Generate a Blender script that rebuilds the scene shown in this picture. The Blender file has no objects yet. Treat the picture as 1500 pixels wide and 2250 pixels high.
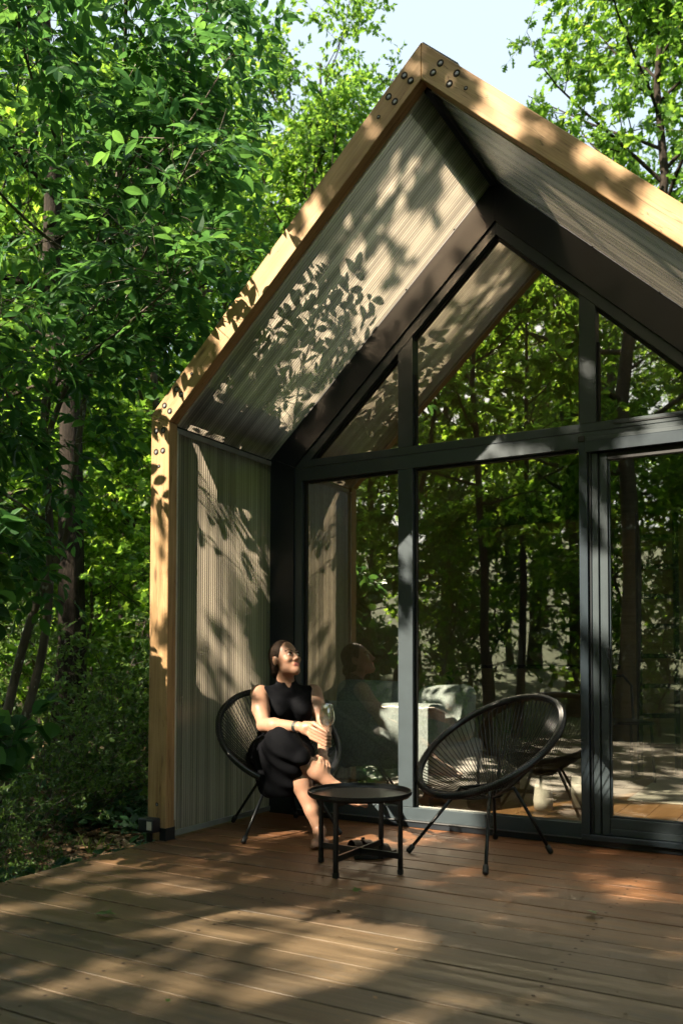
import bpy, math, random
import numpy as np
from mathutils import Vector, Matrix

sc = bpy.context.scene
COL = sc.collection
PI = math.pi

# ---------------------------------------------------------------- camera
cam_d = bpy.data.cameras.new('camera')
cam = bpy.data.objects.new('camera', cam_d)
COL.objects.link(cam)
sc.camera = cam
YAW, PITCH, ROLL = 0.5129, 0.0348, 0.0019
cam.matrix_world = (Matrix.Translation((3.1645, -3.5245, 0.95)) @ Matrix.Rotation(YAW, 4, 'Z')
                    @ Matrix.Rotation(PI / 2 + PITCH, 4, 'X') @ Matrix.Rotation(ROLL, 4, 'Z'))
cam_d.sensor_fit = 'HORIZONTAL'
cam_d.sensor_width = 24.0
cam_d.lens = 24.0 * 1899.74 / 1500.0
cam_d.shift_y = (1384.68 - 1125.0) / 1500.0
cam_d.clip_start = 0.05
cam_d.clip_end = 2000.0
cam_d.dof.use_dof = True
cam_d.dof.focus_distance = 4.5
cam_d.dof.aperture_fstop = 3.2

# ---------------------------------------------------------------- sky and sun
SUN_AZ = math.radians(27.0)      # the sun stands in front of the cabin, this far to its left
SUN_EL = math.radians(40.0)
SUNV = Vector((-math.sin(SUN_AZ) * math.cos(SUN_EL), -math.cos(SUN_AZ) * math.cos(SUN_EL), math.sin(SUN_EL)))
world = bpy.data.worlds.new('World')
sc.world = world
world.use_nodes = True
wn = world.node_tree.nodes
bg = wn['Background']
sky = wn.new('ShaderNodeTexSky')
sky.sky_type = 'NISHITA'
sky.sun_disc = False
sky.sun_elevation = SUN_EL
sky.sun_rotation = PI + SUN_AZ
sky.air_density = 1.0
sky.dust_density = 4.0
sky.ozone_density = 1.0
veil = wn.new('ShaderNodeMix')          # even summer haze over the whole sky
veil.data_type = 'RGBA'
veil.inputs[0].default_value = 0.66
veil.inputs[7].default_value = (4.3, 5.0, 5.5, 1)
world.node_tree.links.new(sky.outputs[0], veil.inputs[6])
world.node_tree.links.new(veil.outputs[2], bg.inputs[0])
bg.inputs[1].default_value = 0.066
sun_d = bpy.data.lights.new('sun', 'SUN')
sun_d.energy = 5.0
sun_d.angle = math.radians(0.53)
sun_d.color = (1.0, 0.87, 0.68)
sun = bpy.data.objects.new('sun', sun_d)
COL.objects.link(sun)
sun.rotation_euler = SUNV.to_track_quat('Z', 'Y').to_euler()
sc.view_settings.view_transform = 'Standard'
sc.view_settings.look = 'None'
sc.view_settings.exposure = 2.02
sc.view_settings.gamma = 1.0
sc.view_settings.use_curve_mapping = False
sc.cycles.use_denoising = True
try:
    sc.cycles.denoiser = 'OPENIMAGEDENOISE'
except Exception:
    pass
sc.cycles.max_bounces = 12
sc.cycles.use_adaptive_sampling = True
sc.cycles.adaptive_threshold = 0.03
sc.cycles.transparent_max_bounces = 8
sc.cycles.diffuse_bounces = 3
sc.cycles.glossy_bounces = 3
sc.cycles.transmission_bounces = 12
sc.cycles.caustics_reflective = False
sc.cycles.caustics_refractive = False
sc.cycles.sample_clamp_indirect = 6.0

# ---------------------------------------------------------------- small helpers
def tag(o, label=None, cat=None, group=None, kind=None):
    if label: o['label'] = label
    if cat: o['category'] = cat
    if group: o['group'] = group
    if kind: o['kind'] = kind
    return o

def empty(name, loc=(0, 0, 0), rz=0.0, label=None, cat=None, group=None):
    o = bpy.data.objects.new(name, None)
    o.empty_display_size = 0.1
    COL.objects.link(o)
    o.location = loc
    o.rotation_euler = (0, 0, rz)
    return tag(o, label, cat, group)

def mesh_np(name, V, F, smooth=False):
    """V (n,3); F list of (m,k) int arrays"""
    me = bpy.data.meshes.new(name)
    V = np.asarray(V, np.float32)
    if isinstance(F, np.ndarray): F = [F]
    F = [np.asarray(f, np.int32) for f in F if len(f)]
    me.vertices.add(len(V))
    me.vertices.foreach_set('co', V.ravel())
    nl = sum(f.size for f in F); nf = sum(len(f) for f in F)
    me.loops.add(nl); me.polygons.add(nf)
    me.loops.foreach_set('vertex_index', np.concatenate([f.ravel() for f in F]))
    tot = np.concatenate([np.full(len(f), f.shape[1], np.int32) for f in F])
    st = np.concatenate([[0], np.cumsum(tot)[:-1]]).astype(np.int32)
    me.polygons.foreach_set('loop_start', st)
    try: me.polygons.foreach_set('loop_total', tot)
    except Exception: pass
    me.polygons.foreach_set('use_smooth', np.full(nf, bool(smooth)))
    me.update(calc_edges=True)
    me.validate()
    return me

def obj(name, me, mat=None, parent=None, loc=None, rot=None):
    o = bpy.data.objects.new(name, me)
    COL.objects.link(o)
    if mat is not None and len(me.materials) == 0: me.materials.append(mat)
    if parent is not None: o.parent = parent
    if loc is not None: o.location = loc
    if rot is not None: o.rotation_euler = rot
    return o

class MB:
    """collects simple solids into one mesh"""
    def __init__(self): self.v = []; self.f = {}; self.n = 0
    def add(self, V, F):
        V = np.asarray(V, float)
        for f in F:
            f = np.asarray(f, int)
            if f.ndim == 1: f = f[None]
            self.f.setdefault(f.shape[1], []).append(f + self.n)
        self.v.append(V); self.n += len(V); return self
    def box(self, a, b, bev=0.0):
        a = np.minimum(a, b).astype(float) if False else np.array([min(x, y) for x, y in zip(a, b)], float)
        b2 = np.array(b, float); b2 = np.maximum(a, b2)
        lo, hi = a, b2
        if bev <= 0:
            V = [(x, y, z) for x in (lo[0], hi[0]) for y in (lo[1], hi[1]) for z in (lo[2], hi[2])]
            F = [(0, 1, 3, 2), (4, 6, 7, 5), (0, 4, 5, 1), (2, 3, 7, 6), (0, 2, 6, 4), (1, 5, 7, 3)]
            return self.add(V, F)
        # chamfered box: 24 verts
        V = []; idx = {}
        for sx in (0, 1):
            for sy in (0, 1):
                for sz in (0, 1):
                    c = np.array([(lo, hi)[sx][0], (lo, hi)[sy][1], (lo, hi)[sz][2]])
                    s = np.array([1 - 2 * sx, 1 - 2 * sy, 1 - 2 * sz]) * bev
                    for ax in range(3):
                        p = c + s; p[ax] = c[ax]
                        idx[(sx, sy, sz, ax)] = len(V); V.append(p)
        F4 = []; F3 = []
        for ax in range(3):
            o = [i for i in range(3) if i != ax]
            for s in (0, 1):
                q = []
                for (p, r) in ((0, 0), (1, 0), (1, 1), (0, 1)):
                    k = [0, 0, 0]; k[ax] = s; k[o[0]] = p; k[o[1]] = r
                    q.append(idx[(k[0], k[1], k[2], ax)])
                if (s == 0) ^ (ax == 1): q = q[::-1]
                F4.append(q)
            for s in (0, 1):
                for t in (0, 1):
                    k0 = [0, 0, 0]; k0[o[0]] = s; k0[o[1]] = t; k1 = list(k0); k0[ax] = 0; k1[ax] = 1
                    q = [idx[(*k0, o[0])], idx[(*k1, o[0])], idx[(*k1, o[1])], idx[(*k0, o[1])]]
                    F4.append(q)
        for sx in (0, 1):
            for sy in (0, 1):
                for sz in (0, 1):
                    F3.append([idx[(sx, sy, sz, a)] for a in range(3)])
        return self.add(V, [np.array(F4), np.array(F3)])
    def prism(self, poly, y0, y1):
        """polygon in (x,z) extruded along y"""
        n = len(poly)
        V = [(x, y0, z) for x, z in poly] + [(x, y1, z) for x, z in poly]
        F = [list(range(n))[::-1], list(range(n, 2 * n))] + [(i, (i + 1) % n, n + (i + 1) % n, n + i) for i in range(n)]
        return self.add(V, F)
    def tube(self, pts, r, sides=8, closed=False, caps=True):
        pts = np.asarray(pts, float); n = len(pts)
        r = np.broadcast_to(np.asarray(r, float), (n,))
        if closed: tg = np.roll(pts, -1, 0) - np.roll(pts, 1, 0)
        else:
            tg = np.gradient(pts, axis=0) if n > 2 else np.repeat((pts[1] - pts[0])[None], 2, 0)
        tg /= np.linalg.norm(tg, axis=1)[:, None] + 1e-12
        up = np.array([0, 0, 1.0]) if abs(tg[0][2]) < .9 else np.array([1.0, 0, 0])
        u = np.cross(tg[0], up); u /= np.linalg.norm(u)
        V = []
        for i in range(n):
            u = u - tg[i] * (u @ tg[i]); u /= np.linalg.norm(u) + 1e-12
            w = np.cross(tg[i], u)
            a = np.linspace(0, 2 * PI, sides, endpoint=False)
            V.append(pts[i] + r[i] * (np.outer(np.cos(a), u) + np.outer(np.sin(a), w)))
        V = np.concatenate(V)
        F = []
        m = n if closed else n - 1
        for i in range(m):
            j = (i + 1) % n
            for k in range(sides):
                k2 = (k + 1) % sides
                F.append((i * sides + k, i * sides + k2, j * sides + k2, j * sides + k))
        fs = [np.array(F)]
        if caps and not closed:
            fs += [np.arange(sides)[::-1], np.arange((n - 1) * sides, n * sides)]
        return self.add(V, fs)
    def lathe(self, prof, c=(0, 0, 0), seg=28, close_ends=False):
        prof = np.asarray(prof, float); n = len(prof)
        a = np.linspace(0, 2 * PI, seg, endpoint=False)
        V = np.concatenate([np.stack([c[0] + r * np.cos(a), c[1] + r * np.sin(a), np.full(seg, c[2] + z)], 1) for r, z in prof])
        F = []
        for i in range(n - 1):
            for k in range(seg):
                k2 = (k + 1) % seg
                F.append((i * seg + k, i * seg + k2, (i + 1) * seg + k2, (i + 1) * seg + k))
        fs = [np.array(F)]
        if close_ends: fs += [np.arange(seg)[::-1], np.arange((n - 1) * seg, n * seg)]
        return self.add(V, fs)
    def me(self, name, smooth=False):
        return mesh_np(name, np.concatenate(self.v), [np.concatenate(v) for v in self.f.values()], smooth)
    def build(self, name, mat, parent=None, smooth=False, **k):
        return obj(name, self.me(name, smooth), mat, parent, **k)

# ---------------------------------------------------------------- materials
def mat(name):
    m = bpy.data.materials.new(name); m.use_nodes = True
    nt = m.node_tree
    return m, nt, nt.nodes['Principled BSDF'], nt.nodes['Material Output']

def N(nt, t, **k):
    n = nt.nodes.new(t)
    for a, b in k.items():
        if a in n.inputs: n.inputs[a].default_value = b
        else: setattr(n, a, b)
    return n

def ramp(nt, fac, stops):
    r = nt.nodes.new('ShaderNodeValToRGB')
    el = r.color_ramp.elements
    while len(el) < len(stops): el.new(0.5)
    for e, (p, c) in zip(el, stops): e.position = p; e.color = (*c, 1) if len(c) == 3 else c
    nt.links.new(fac, r.inputs[0]); return r.outputs[0]

def noise(nt, vec, scale, detail=4, rough=.55, dist=0.0):
    n = N(nt, 'ShaderNodeTexNoise'); n.inputs['Scale'].default_value = scale
    n.inputs['Detail'].default_value = detail; n.inputs['Roughness'].default_value = rough
    n.inputs['Distortion'].default_value = dist
    if vec is not None: nt.links.new(vec, n.inputs['Vector'])
    return n.outputs['Fac']

def mapped(nt, kind='Object', scale=(1, 1, 1), rnd=False):
    tc = N(nt, 'ShaderNodeTexCoord'); mp = N(nt, 'ShaderNodeMapping')
    mp.inputs['Scale'].default_value = scale
    nt.links.new(tc.outputs[kind], mp.inputs['Vector'])
    if rnd:
        oi = N(nt, 'ShaderNodeObjectInfo'); mu = N(nt, 'ShaderNodeMath', operation='MULTIPLY'); mu.inputs[1].default_value = 37.0
        nt.links.new(oi.outputs['Random'], mu.inputs[0])
        cb = N(nt, 'ShaderNodeCombineXYZ')
        for i in range(3): nt.links.new(mu.outputs[0], cb.inputs[i])
        nt.links.new(cb.outputs[0], mp.inputs['Location'])
    return mp.outputs[0]

def mix(nt, fac, a, b, mode='MIX'):
    m = N(nt, 'ShaderNodeMix', data_type='RGBA', blend_type=mode)
    for s, v in ((0, fac), (6, a), (7, b)):
        if isinstance(v, (int, float)): m.inputs[s].default_value = v
        elif isinstance(v, tuple): m.inputs[s].default_value = (*v, 1)
        else: nt.links.new(v, m.inputs[s])
    return m.outputs[2]

def bump(nt, h, strength, dist, bsdf):
    b = N(nt, 'ShaderNodeBump'); b.inputs['Strength'].default_value = strength; b.inputs['Distance'].default_value = dist
    nt.links.new(h, b.inputs['Height']); nt.links.new(b.outputs[0], bsdf.inputs['Normal']); return b

def simple(name, col, rough=.5, metal=0.0, spec=.5, nscale=0, namp=.25, bmp=0.0):
    m, nt, b, o = mat(name)
    b.inputs['Roughness'].default_value = rough; b.inputs['Metallic'].default_value = metal
    b.inputs['Specular IOR Level'].default_value = spec
    if nscale:
        f = noise(nt, mapped(nt), nscale, 5)
        c = ramp(nt, f, [(.25, tuple(x * (1 - namp) for x in col)), (.75, tuple(min(1, x * (1 + namp)) for x in col))])
        nt.links.new(c, b.inputs['Base Color'])
        if bmp: bump(nt, f, bmp, .01, b)
    else: b.inputs['Base Color'].default_value = (*col, 1)
    return m

def fresnel(nt, ior):
    """reflectance of a thin sheet, the same from both of its sides"""
    g = N(nt, 'ShaderNodeNewGeometry'); mr = N(nt, 'ShaderNodeMapRange')
    mr.inputs[3].default_value = ior; mr.inputs[4].default_value = 1.0 / ior
    nt.links.new(g.outputs['Backfacing'], mr.inputs[0])
    f = N(nt, 'ShaderNodeFresnel'); nt.links.new(mr.outputs[0], f.inputs['IOR']); return f

def timber(name, c0, c1, c2, rough=.6, knots=True, fine=38):
    m, nt, b, o = mat(name)
    v = mapped(nt, 'Object', (1.1, 16, 16), True)
    g1 = noise(nt, v, 1.6, 6, .6, .6)
    v2 = mapped(nt, 'Object', (2.5, fine * 3, fine * 3), True)
    g2 = noise(nt, v2, 1.0, 3, .6)
    col = ramp(nt, g1, [(.3, c0), (.5, c1), (.72, c2)])
    col = mix(nt, .35, col, ramp(nt, g2, [(.3, (.35, .35, .35)), (.65, (1, 1, 1))]), 'MULTIPLY')
    if knots:
        vo = N(nt, 'ShaderNodeTexVoronoi'); vo.inputs['Scale'].default_value = 1.0
        nt.links.new(mapped(nt, 'Object', (2.3, 9, 9), True), vo.inputs['Vector'])
        k = ramp(nt, vo.outputs['Distance'], [(.05, (1, 1, 1)), (.13, (0, 0, 0))])
        col = mix(nt, k, col, tuple(x * .35 for x in c0))
    ck = noise(nt, mapped(nt, 'Object', (.9, 21, 21), True), 1.7, 2, .5, .3)
    col = mix(nt, ramp(nt, ck, [(.492, (0, 0, 0)), (.5, (.8, .8, .8)), (.508, (0, 0, 0))]) if knots else 0.0, col, tuple(x * .3 for x in c0))
    sp = noise(nt, mapped(nt, 'Object', (3, 5, 5), True), 2.2, 4)
    col = mix(nt, ramp(nt, sp, [(.45, (0, 0, 0)), (.8, (.5, .5, .5))]), col, tuple(x * .55 for x in c1))
    nt.links.new(col, b.inputs['Base Color'])
    b.inputs['Roughness'].default_value = rough
    b.inputs['Specular IOR Level'].default_value = .3
    bump(nt, g2, .25, .004, b)
    return m

M = {}
M['glulam'] = timber('glulam_timber', (.345, .200, .090), (.445, .272, .128), (.52, .34, .172))
M['ply'] = timber('plywood', (.42, .31, .17), (.50, .38, .22), (.56, .44, .27), knots=False)
M['floor'] = timber('oiled_floor', (.30, .15, .06), (.38, .20, .085), (.45, .25, .11), .35, False)
M['alu'] = simple('grey_green_aluminium', (.038, .052, .060), .42, .0, .5, 9, .12)
M['alu_blue'] = simple('blue_black_aluminium', (.022, .034, .045), .33, .0, .6, 9, .15)
M['dark'] = simple('charcoal_sheet_metal', (.008, .012, .017), .42, 0, .5, 6, .2)
M['seal'] = simple('black_rubber', (.008, .008, .009), .6)
M['white_trim'] = simple('pale_trim', (.55, .52, .45), .5, 0, .4, 12, .2)
M['grey_trim'] = simple('weathered_grey_trim', (.22, .23, .22), .5, 0, .5, 14, .2)
M['zinc'] = simple('zinc_bolt', (.20, .205, .21), .5, .85, .5)
M['hole'] = simple('bolt_recess', (.035, .022, .012), .9)
M['rod'] = simple('black_powder_coat', (.0055, .0063, .0075), .33, 0, .4)
M['cord'] = simple('black_vinyl_cord', (.0065, .0075, .009), .30, 0, .5)
M['rubber'] = simple('rubber_cap', (.012, .012, .013), .5)
M['tray'] = simple('black_tray', (.006, .007, .008), .30, 0, .4, 3, .3)
M['leather'] = simple('dark_brown_leather', (.040, .026, .019), .6, 0, .4, 30, .3)
M['steel'] = simple('brushed_silver', (.75, .75, .74), .25, 1.0)
M['plaster'] = simple('off_white_ceramic', (.62, .58, .50), .5)
M['cladding'] = simple('dark_cladding', (.02, .023, .026), .5, 0, .4, 5, .2)
M['sofa'] = None

def deck_material():
    m, nt, b, o = mat('weathered_deck')
    v = mapped(nt, 'Object', (.9, 14, 14), True)
    g1 = noise(nt, v, 1.5, 7, .65, .5)
    g2 = noise(nt, mapped(nt, 'Object', (3, 110, 110), True), 1.0, 4, .65)
    geo = N(nt, 'ShaderNodeNewGeometry'); sx = N(nt, 'ShaderNodeSeparateXYZ')
    nt.links.new(geo.outputs['Position'], sx.inputs[0])
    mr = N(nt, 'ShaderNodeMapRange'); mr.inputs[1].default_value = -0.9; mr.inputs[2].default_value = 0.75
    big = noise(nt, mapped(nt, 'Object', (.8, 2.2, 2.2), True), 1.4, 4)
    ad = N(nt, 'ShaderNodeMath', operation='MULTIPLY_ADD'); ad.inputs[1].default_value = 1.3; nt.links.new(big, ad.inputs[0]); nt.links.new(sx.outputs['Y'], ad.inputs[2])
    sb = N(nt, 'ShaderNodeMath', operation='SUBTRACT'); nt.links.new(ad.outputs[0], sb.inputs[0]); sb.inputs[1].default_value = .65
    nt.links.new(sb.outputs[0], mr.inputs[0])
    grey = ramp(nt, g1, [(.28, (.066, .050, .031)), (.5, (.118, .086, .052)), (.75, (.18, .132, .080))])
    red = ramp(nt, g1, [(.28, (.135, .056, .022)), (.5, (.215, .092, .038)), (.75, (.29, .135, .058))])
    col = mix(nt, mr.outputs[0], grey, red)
    oi = N(nt, 'ShaderNodeObjectInfo')
    col = mix(nt, .85, col, ramp(nt, oi.outputs['Random'], [(0, (.58, .60, .62)), (.35, (.80, .76, .72)), (.7, (.98, .93, .86)), (1, (1.0, .90, .78))]), 'MULTIPLY')
    col = mix(nt, .4, col, ramp(nt, g2, [(.3, (.4, .4, .4)), (.62, (1, 1, 1))]), 'MULTIPLY')
    st = noise(nt, mapped(nt, 'Object', (1.2, 3.5, 3.5), True), 3.0, 6, .7)
    col = mix(nt, ramp(nt, st, [(.56, (0, 0, 0)), (.72, (.75, .75, .75))]), col, (.055, .052, .045))
    vo = N(nt, 'ShaderNodeTexVoronoi'); vo.inputs['Scale'].default_value = 1.0
    nt.links.new(mapped(nt, 'Object', (2.1, 9.5, 4), True), vo.inputs['Vector'])
    col = mix(nt, ramp(nt, vo.outputs['Distance'], [(.04, (.85, .85, .85)), (.09, (0, 0, 0))]), col, (.05, .035, .022))
    nt.links.new(col, b.inputs['Base Color'])
    rr = ramp(nt, g1, [(.3, (.42,) * 3), (.8, (.66,) * 3)])
    nt.links.new(rr, b.inputs['Roughness'])
    b.inputs['Specular IOR Level'].default_value = .42
    bump(nt, g2, .35, .004, b)
    return m
M['deck'] = deck_material()

def polycarbonate():
    m, nt, b, o = mat('fluted_polycarbonate')
    v = mapped(nt, 'Object', (1, 1, 1))
    wv = N(nt, 'ShaderNodeTexWave', wave_type='BANDS', bands_direction='Y', wave_profile='SIN')
    wv.inputs['Scale'].default_value = 2 * PI / 20 / .0185
    wv.inputs['Distortion'].default_value = 0.0
    nt.links.new(v, wv.inputs['Vector'])
    st = noise(nt, mapped(nt, 'Object', (.55, 60, .55)), 1.0, 3)
    cl = noise(nt, mapped(nt, 'Object', (1, 1.5, 1)), 2.0, 4)
    col = ramp(nt, wv.outputs['Fac'], [(.0, (.40, .39, .37)), (.4, (.56, .545, .515)), (1, (.66, .64, .605))])
    col = mix(nt, .45, col, ramp(nt, st, [(.32, (.35, .34, .33)), (.62, (1, 1, 1))]), 'MULTIPLY')
    sb2 = noise(nt, mapped(nt, 'Object', (.22, 15, .22)), 1.0, 2)
    col = mix(nt, .8, col, ramp(nt, sb2, [(.36, (.42, .43, .45)), (.6, (1, 1, 1))]), 'MULTIPLY')
    col = mix(nt, .35, col, ramp(nt, cl, [(.3, (.72, .7, .66)), (.7, (1, 1, 1))]), 'MULTIPLY')
    tr = N(nt, 'ShaderNodeBsdfTranslucent'); df = N(nt, 'ShaderNodeBsdfDiffuse'); gl = N(nt, 'ShaderNodeBsdfGlossy')
    gl.inputs['Roughness'].default_value = .22; gl.inputs['Color'].default_value = (.9, .95, 1, 1)
    tc_ = mix(nt, 1.0, col, (.98, .87, .73), 'MULTIPLY'); nt.links.new(tc_, tr.inputs['Color'])
    dc = mix(nt, 1.0, col, (.75, .73, .68), 'MULTIPLY'); nt.links.new(dc, df.inputs['Color'])
    bp = N(nt, 'ShaderNodeBump'); bp.inputs['Strength'].default_value = .6; bp.inputs['Distance'].default_value = .0035
    nt.links.new(wv.outputs['Fac'], bp.inputs['Height'])
    for s in (df, gl, tr): nt.links.new(bp.outputs[0], s.inputs['Normal'])
    m1 = N(nt, 'ShaderNodeMixShader'); m1.inputs[0].default_value = .24
    nt.links.new(tr.outputs[0], m1.inputs[1]); nt.links.new(df.outputs[0], m1.inputs[2])
    rf = N(nt, 'ShaderNodeBsdfRefraction'); rf.inputs['Roughness'].default_value = .42; rf.inputs['IOR'].default_value = 1.16
    rc_ = mix(nt, 1.0, col, (1.0, .82, .66), 'MULTIPLY'); nt.links.new(rc_, rf.inputs['Color']); nt.links.new(bp.outputs[0], rf.inputs['Normal'])
    m0 = N(nt, 'ShaderNodeMixShader'); m0.inputs[0].default_value = .26
    nt.links.new(m1.outputs[0], m0.inputs[1]); nt.links.new(rf.outputs[0], m0.inputs[2]); m1 = m0
    fr = fresnel(nt, 1.45)
    fm = N(nt, 'ShaderNodeMath', operation='MULTIPLY', use_clamp=True); fm.inputs[1].default_value = 1.3; nt.links.new(fr.outputs[0], fm.inputs[0])
    m2 = N(nt, 'ShaderNodeMixShader'); nt.links.new(fm.outputs[0], m2.inputs[0])
    nt.links.new(m1.outputs[0], m2.inputs[1]); nt.links.new(gl.outputs[0], m2.inputs[2])
    nt.links.new(m2.outputs[0], o.inputs['Surface'])
    return m
M['poly'] = polycarbonate()

def pane_glass(name, boost=3.0, base=.06, tint=(.86, .90, .84)):
    m, nt, b, o = mat(name)
    nt.nodes.remove(b)
    fr = fresnel(nt, 1.5)
    mu = N(nt, 'ShaderNodeMath', operation='MULTIPLY_ADD', use_clamp=True); mu.inputs[1].default_value = boost; mu.inputs[2].default_value = base
    nt.links.new(fr.outputs[0], mu.inputs[0])
    t = N(nt, 'ShaderNodeBsdfTransparent'); t.inputs['Color'].default_value = (*tint, 1)
    g = N(nt, 'ShaderNodeBsdfGlossy'); g.inputs['Roughness'].default_value = 0.0; g.inputs['Color'].default_value = (1, .98, .88, 1)
    mx = N(nt, 'ShaderNodeMixShader')
    nt.links.new(mu.outputs[0], mx.inputs[0]); nt.links.new(t.outputs[0], mx.inputs[1]); nt.links.new(g.outputs[0], mx.inputs[2])
    nt.links.new(mx.outputs[0], o.inputs['Surface'])
    return m
M['pane'] = pane_glass('coated_window_glass', 5.0, .22, (.93, .95, .90))
M['thin_glass'] = pane_glass('drinking_glass', 3.0, .11, (.97, .975, .98))
def water_glass():
    m, nt, b, o = mat('clear_water')
    b.inputs['Base Color'].default_value = (.97, .98, 1, 1); b.inputs['Roughness'].default_value = .0
    b.inputs['IOR'].default_value = 1.33; b.inputs['Transmission Weight'].default_value = 1.0
    return m
M['water'] = pane_glass('clear_water', 3.0, .16, (.90, .93, .95))
def clear_glass():
    m, nt, b, o = mat('clear_glass')
    b.inputs['Base Color'].default_value = (1, 1, 1, 1); b.inputs['Roughness'].default_value = .0
    b.inputs['IOR'].default_value = 1.5; b.inputs['Transmission Weight'].default_value = 1.0
    return m
M['clear_glass'] = clear_glass()

def fabric(name, c, scale=260, amp=.35, rough=.9, sheen=.2):
    m, nt, b, o = mat(name)
    ck = N(nt, 'ShaderNodeTexVoronoi'); ck.inputs['Scale'].default_value = scale
    nt.links.new(mapped(nt, 'Object'), ck.inputs['Vector'])
    n2 = noise(nt, mapped(nt, 'Object'), scale * .25, 3)
    col = ramp(nt, n2, [(.3, tuple(x * (1 - amp) for x in c)), (.7, tuple(x * (1 + amp) for x in c))])
    nt.links.new(col, b.inputs['Base Color']); b.inputs['Roughness'].default_value = rough
    b.inputs['Sheen Weight'].default_value = sheen; b.inputs['Specular IOR Level'].default_value = .25 if sheen else .06
    bump(nt, ck.outputs['Distance'], .5, .003, b)
    return m
M['sofa'] = fabric('blue_grey_weave', (.60, .665, .68), 330, .2)
M['dress'] = fabric('black_cotton', (.0032, .0035, .0048), 500, .2, .7, .0)

def skin():
    m, nt, b, o = mat('skin')
    f = noise(nt, mapped(nt, 'Object'), 14, 4)
    col = ramp(nt, f, [(.3, (.29, .155, .10)), (.7, (.355, .20, .132))])
    nt.links.new(col, b.inputs['Base Color']); b.inputs['Roughness'].default_value = .45
    b.inputs['Subsurface Weight'].default_value = .12
    b.inputs['Subsurface Radius'].default_value = (.012, .005, .003)
    b.inputs['Specular IOR Level'].default_value = .4
    return m
M['skin'] = skin()
M['lip'] = simple('lips', (.42, .14, .11), .4)
M['hair'] = simple('dark_brown_hair', (.012, .0068, .004), .75, 0, .10, 60, .5, .5)
M['eyewhite'] = simple('eye_white', (.72, .70, .66), .25)
M['iris'] = simple('dark_iris', (.03, .018, .010), .15)

def leaf_mat(name, dark, mid, light, trans=.5, gloss=.35, yellow=.0):
    m, nt, b, o = mat(name)
    nt.nodes.remove(b)
    geo = N(nt, 'ShaderNodeNewGeometry')
    col = ramp(nt, geo.outputs['Random Per Island'], [(0, dark), (.5, mid), (.93, light), (1, tuple(x * 1.25 for x in light))])
    df = N(nt, 'ShaderNodeBsdfDiffuse'); tr = N(nt, 'ShaderNodeBsdfTranslucent'); gl = N(nt, 'ShaderNodeBsdfGlossy')
    gl.inputs['Roughness'].default_value = .42; gl.inputs['Color'].default_value = (.85, .95, .9, 1)
    nt.links.new(col, df.inputs['Color'])
    hs = N(nt, 'ShaderNodeHueSaturation'); hs.inputs['Hue'].default_value = .475; hs.inputs['Saturation'].default_value = 1.02; hs.inputs['Value'].default_value = 3.7
    nt.links.new(col, hs.inputs['Color']); nt.links.new(hs.outputs[0], tr.inputs['Color'])
    m1 = N(nt, 'ShaderNodeMixShader'); m1.inputs[0].default_value = trans
    nt.links.new(df.outputs[0], m1.inputs[1]); nt.links.new(tr.outputs[0], m1.inputs[2])
    fr = fresnel(nt, 1.40)
    mu = N(nt, 'ShaderNodeMath', operation='MULTIPLY'); mu.inputs[1].default_value = gloss * 1.1
    nt.links.new(fr.outputs[0], mu.inputs[0])
    m2 = N(nt, 'ShaderNodeMixShader'); nt.links.new(mu.outputs[0], m2.inputs[0])
    nt.links.new(m1.outputs[0], m2.inputs[1]); nt.links.new(gl.outputs[0], m2.inputs[2])
    nt.links.new(m2.outputs[0], o.inputs['Surface'])
    return m
M['leaf_ash'] = leaf_mat('ash_leaf', (.014, .050, .014), (.022, .075, .017), (.040, .110, .020), .42, .28)
M['leaf_oak'] = leaf_mat('oak_leaf', (.028, .076, .012), (.046, .115, .015), (.085, .165, .020), .55, .3)
M['leaf_maple'] = leaf_mat('maple_leaf', (.030, .082, .012), (.054, .130, .016), (.105, .19, .022), .58, .28)
M['leaf_shrub'] = leaf_mat('shrub_leaf', (.026, .060, .016), (.045, .095, .022), (.085, .145, .035), .45, .4)
M['grass'] = leaf_mat('grass_blade', (.04, .08, .015), (.06, .12, .02), (.10, .17, .03), .4, .3)
M['fern'] = leaf_mat('dark_groundcover', (.015, .040, .018), (.022, .060, .024), (.03, .08, .03), .3, .4)

def bark(name, c0, c1, lichen=0.0, ridges=6.0):
    m, nt, b, o = mat(name)
    v = mapped(nt, 'Object', (ridges, ridges, ridges * .18))
    g = noise(nt, v, 3.0, 6, .65, .8)
    col = ramp(nt, g, [(.35, c0), (.65, c1)])
    if lichen:
        l = noise(nt, mapped(nt, 'Object', (1, 1, .7)), 16, 3, .5)
        col = mix(nt, ramp(nt, l, [(.62, (0, 0, 0)), (.66, (lichen,) * 3)]), col, (.42, .42, .36))
    nt.links.new(col, b.inputs['Base Color']); b.inputs['Roughness'].default_value = .9
    b.inputs['Specular IOR Level'].default_value = .2
    bump(nt, g, .9, .02, b)
    return m
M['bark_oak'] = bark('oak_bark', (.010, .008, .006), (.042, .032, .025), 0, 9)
M['bark_ash'] = bark('smooth_grey_bark', (.075, .062, .050), (.16, .135, .11), .9, 5)
M['bark'] = bark('brown_bark', (.03, .024, .018), (.10, .08, .06), .3, 7)

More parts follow.
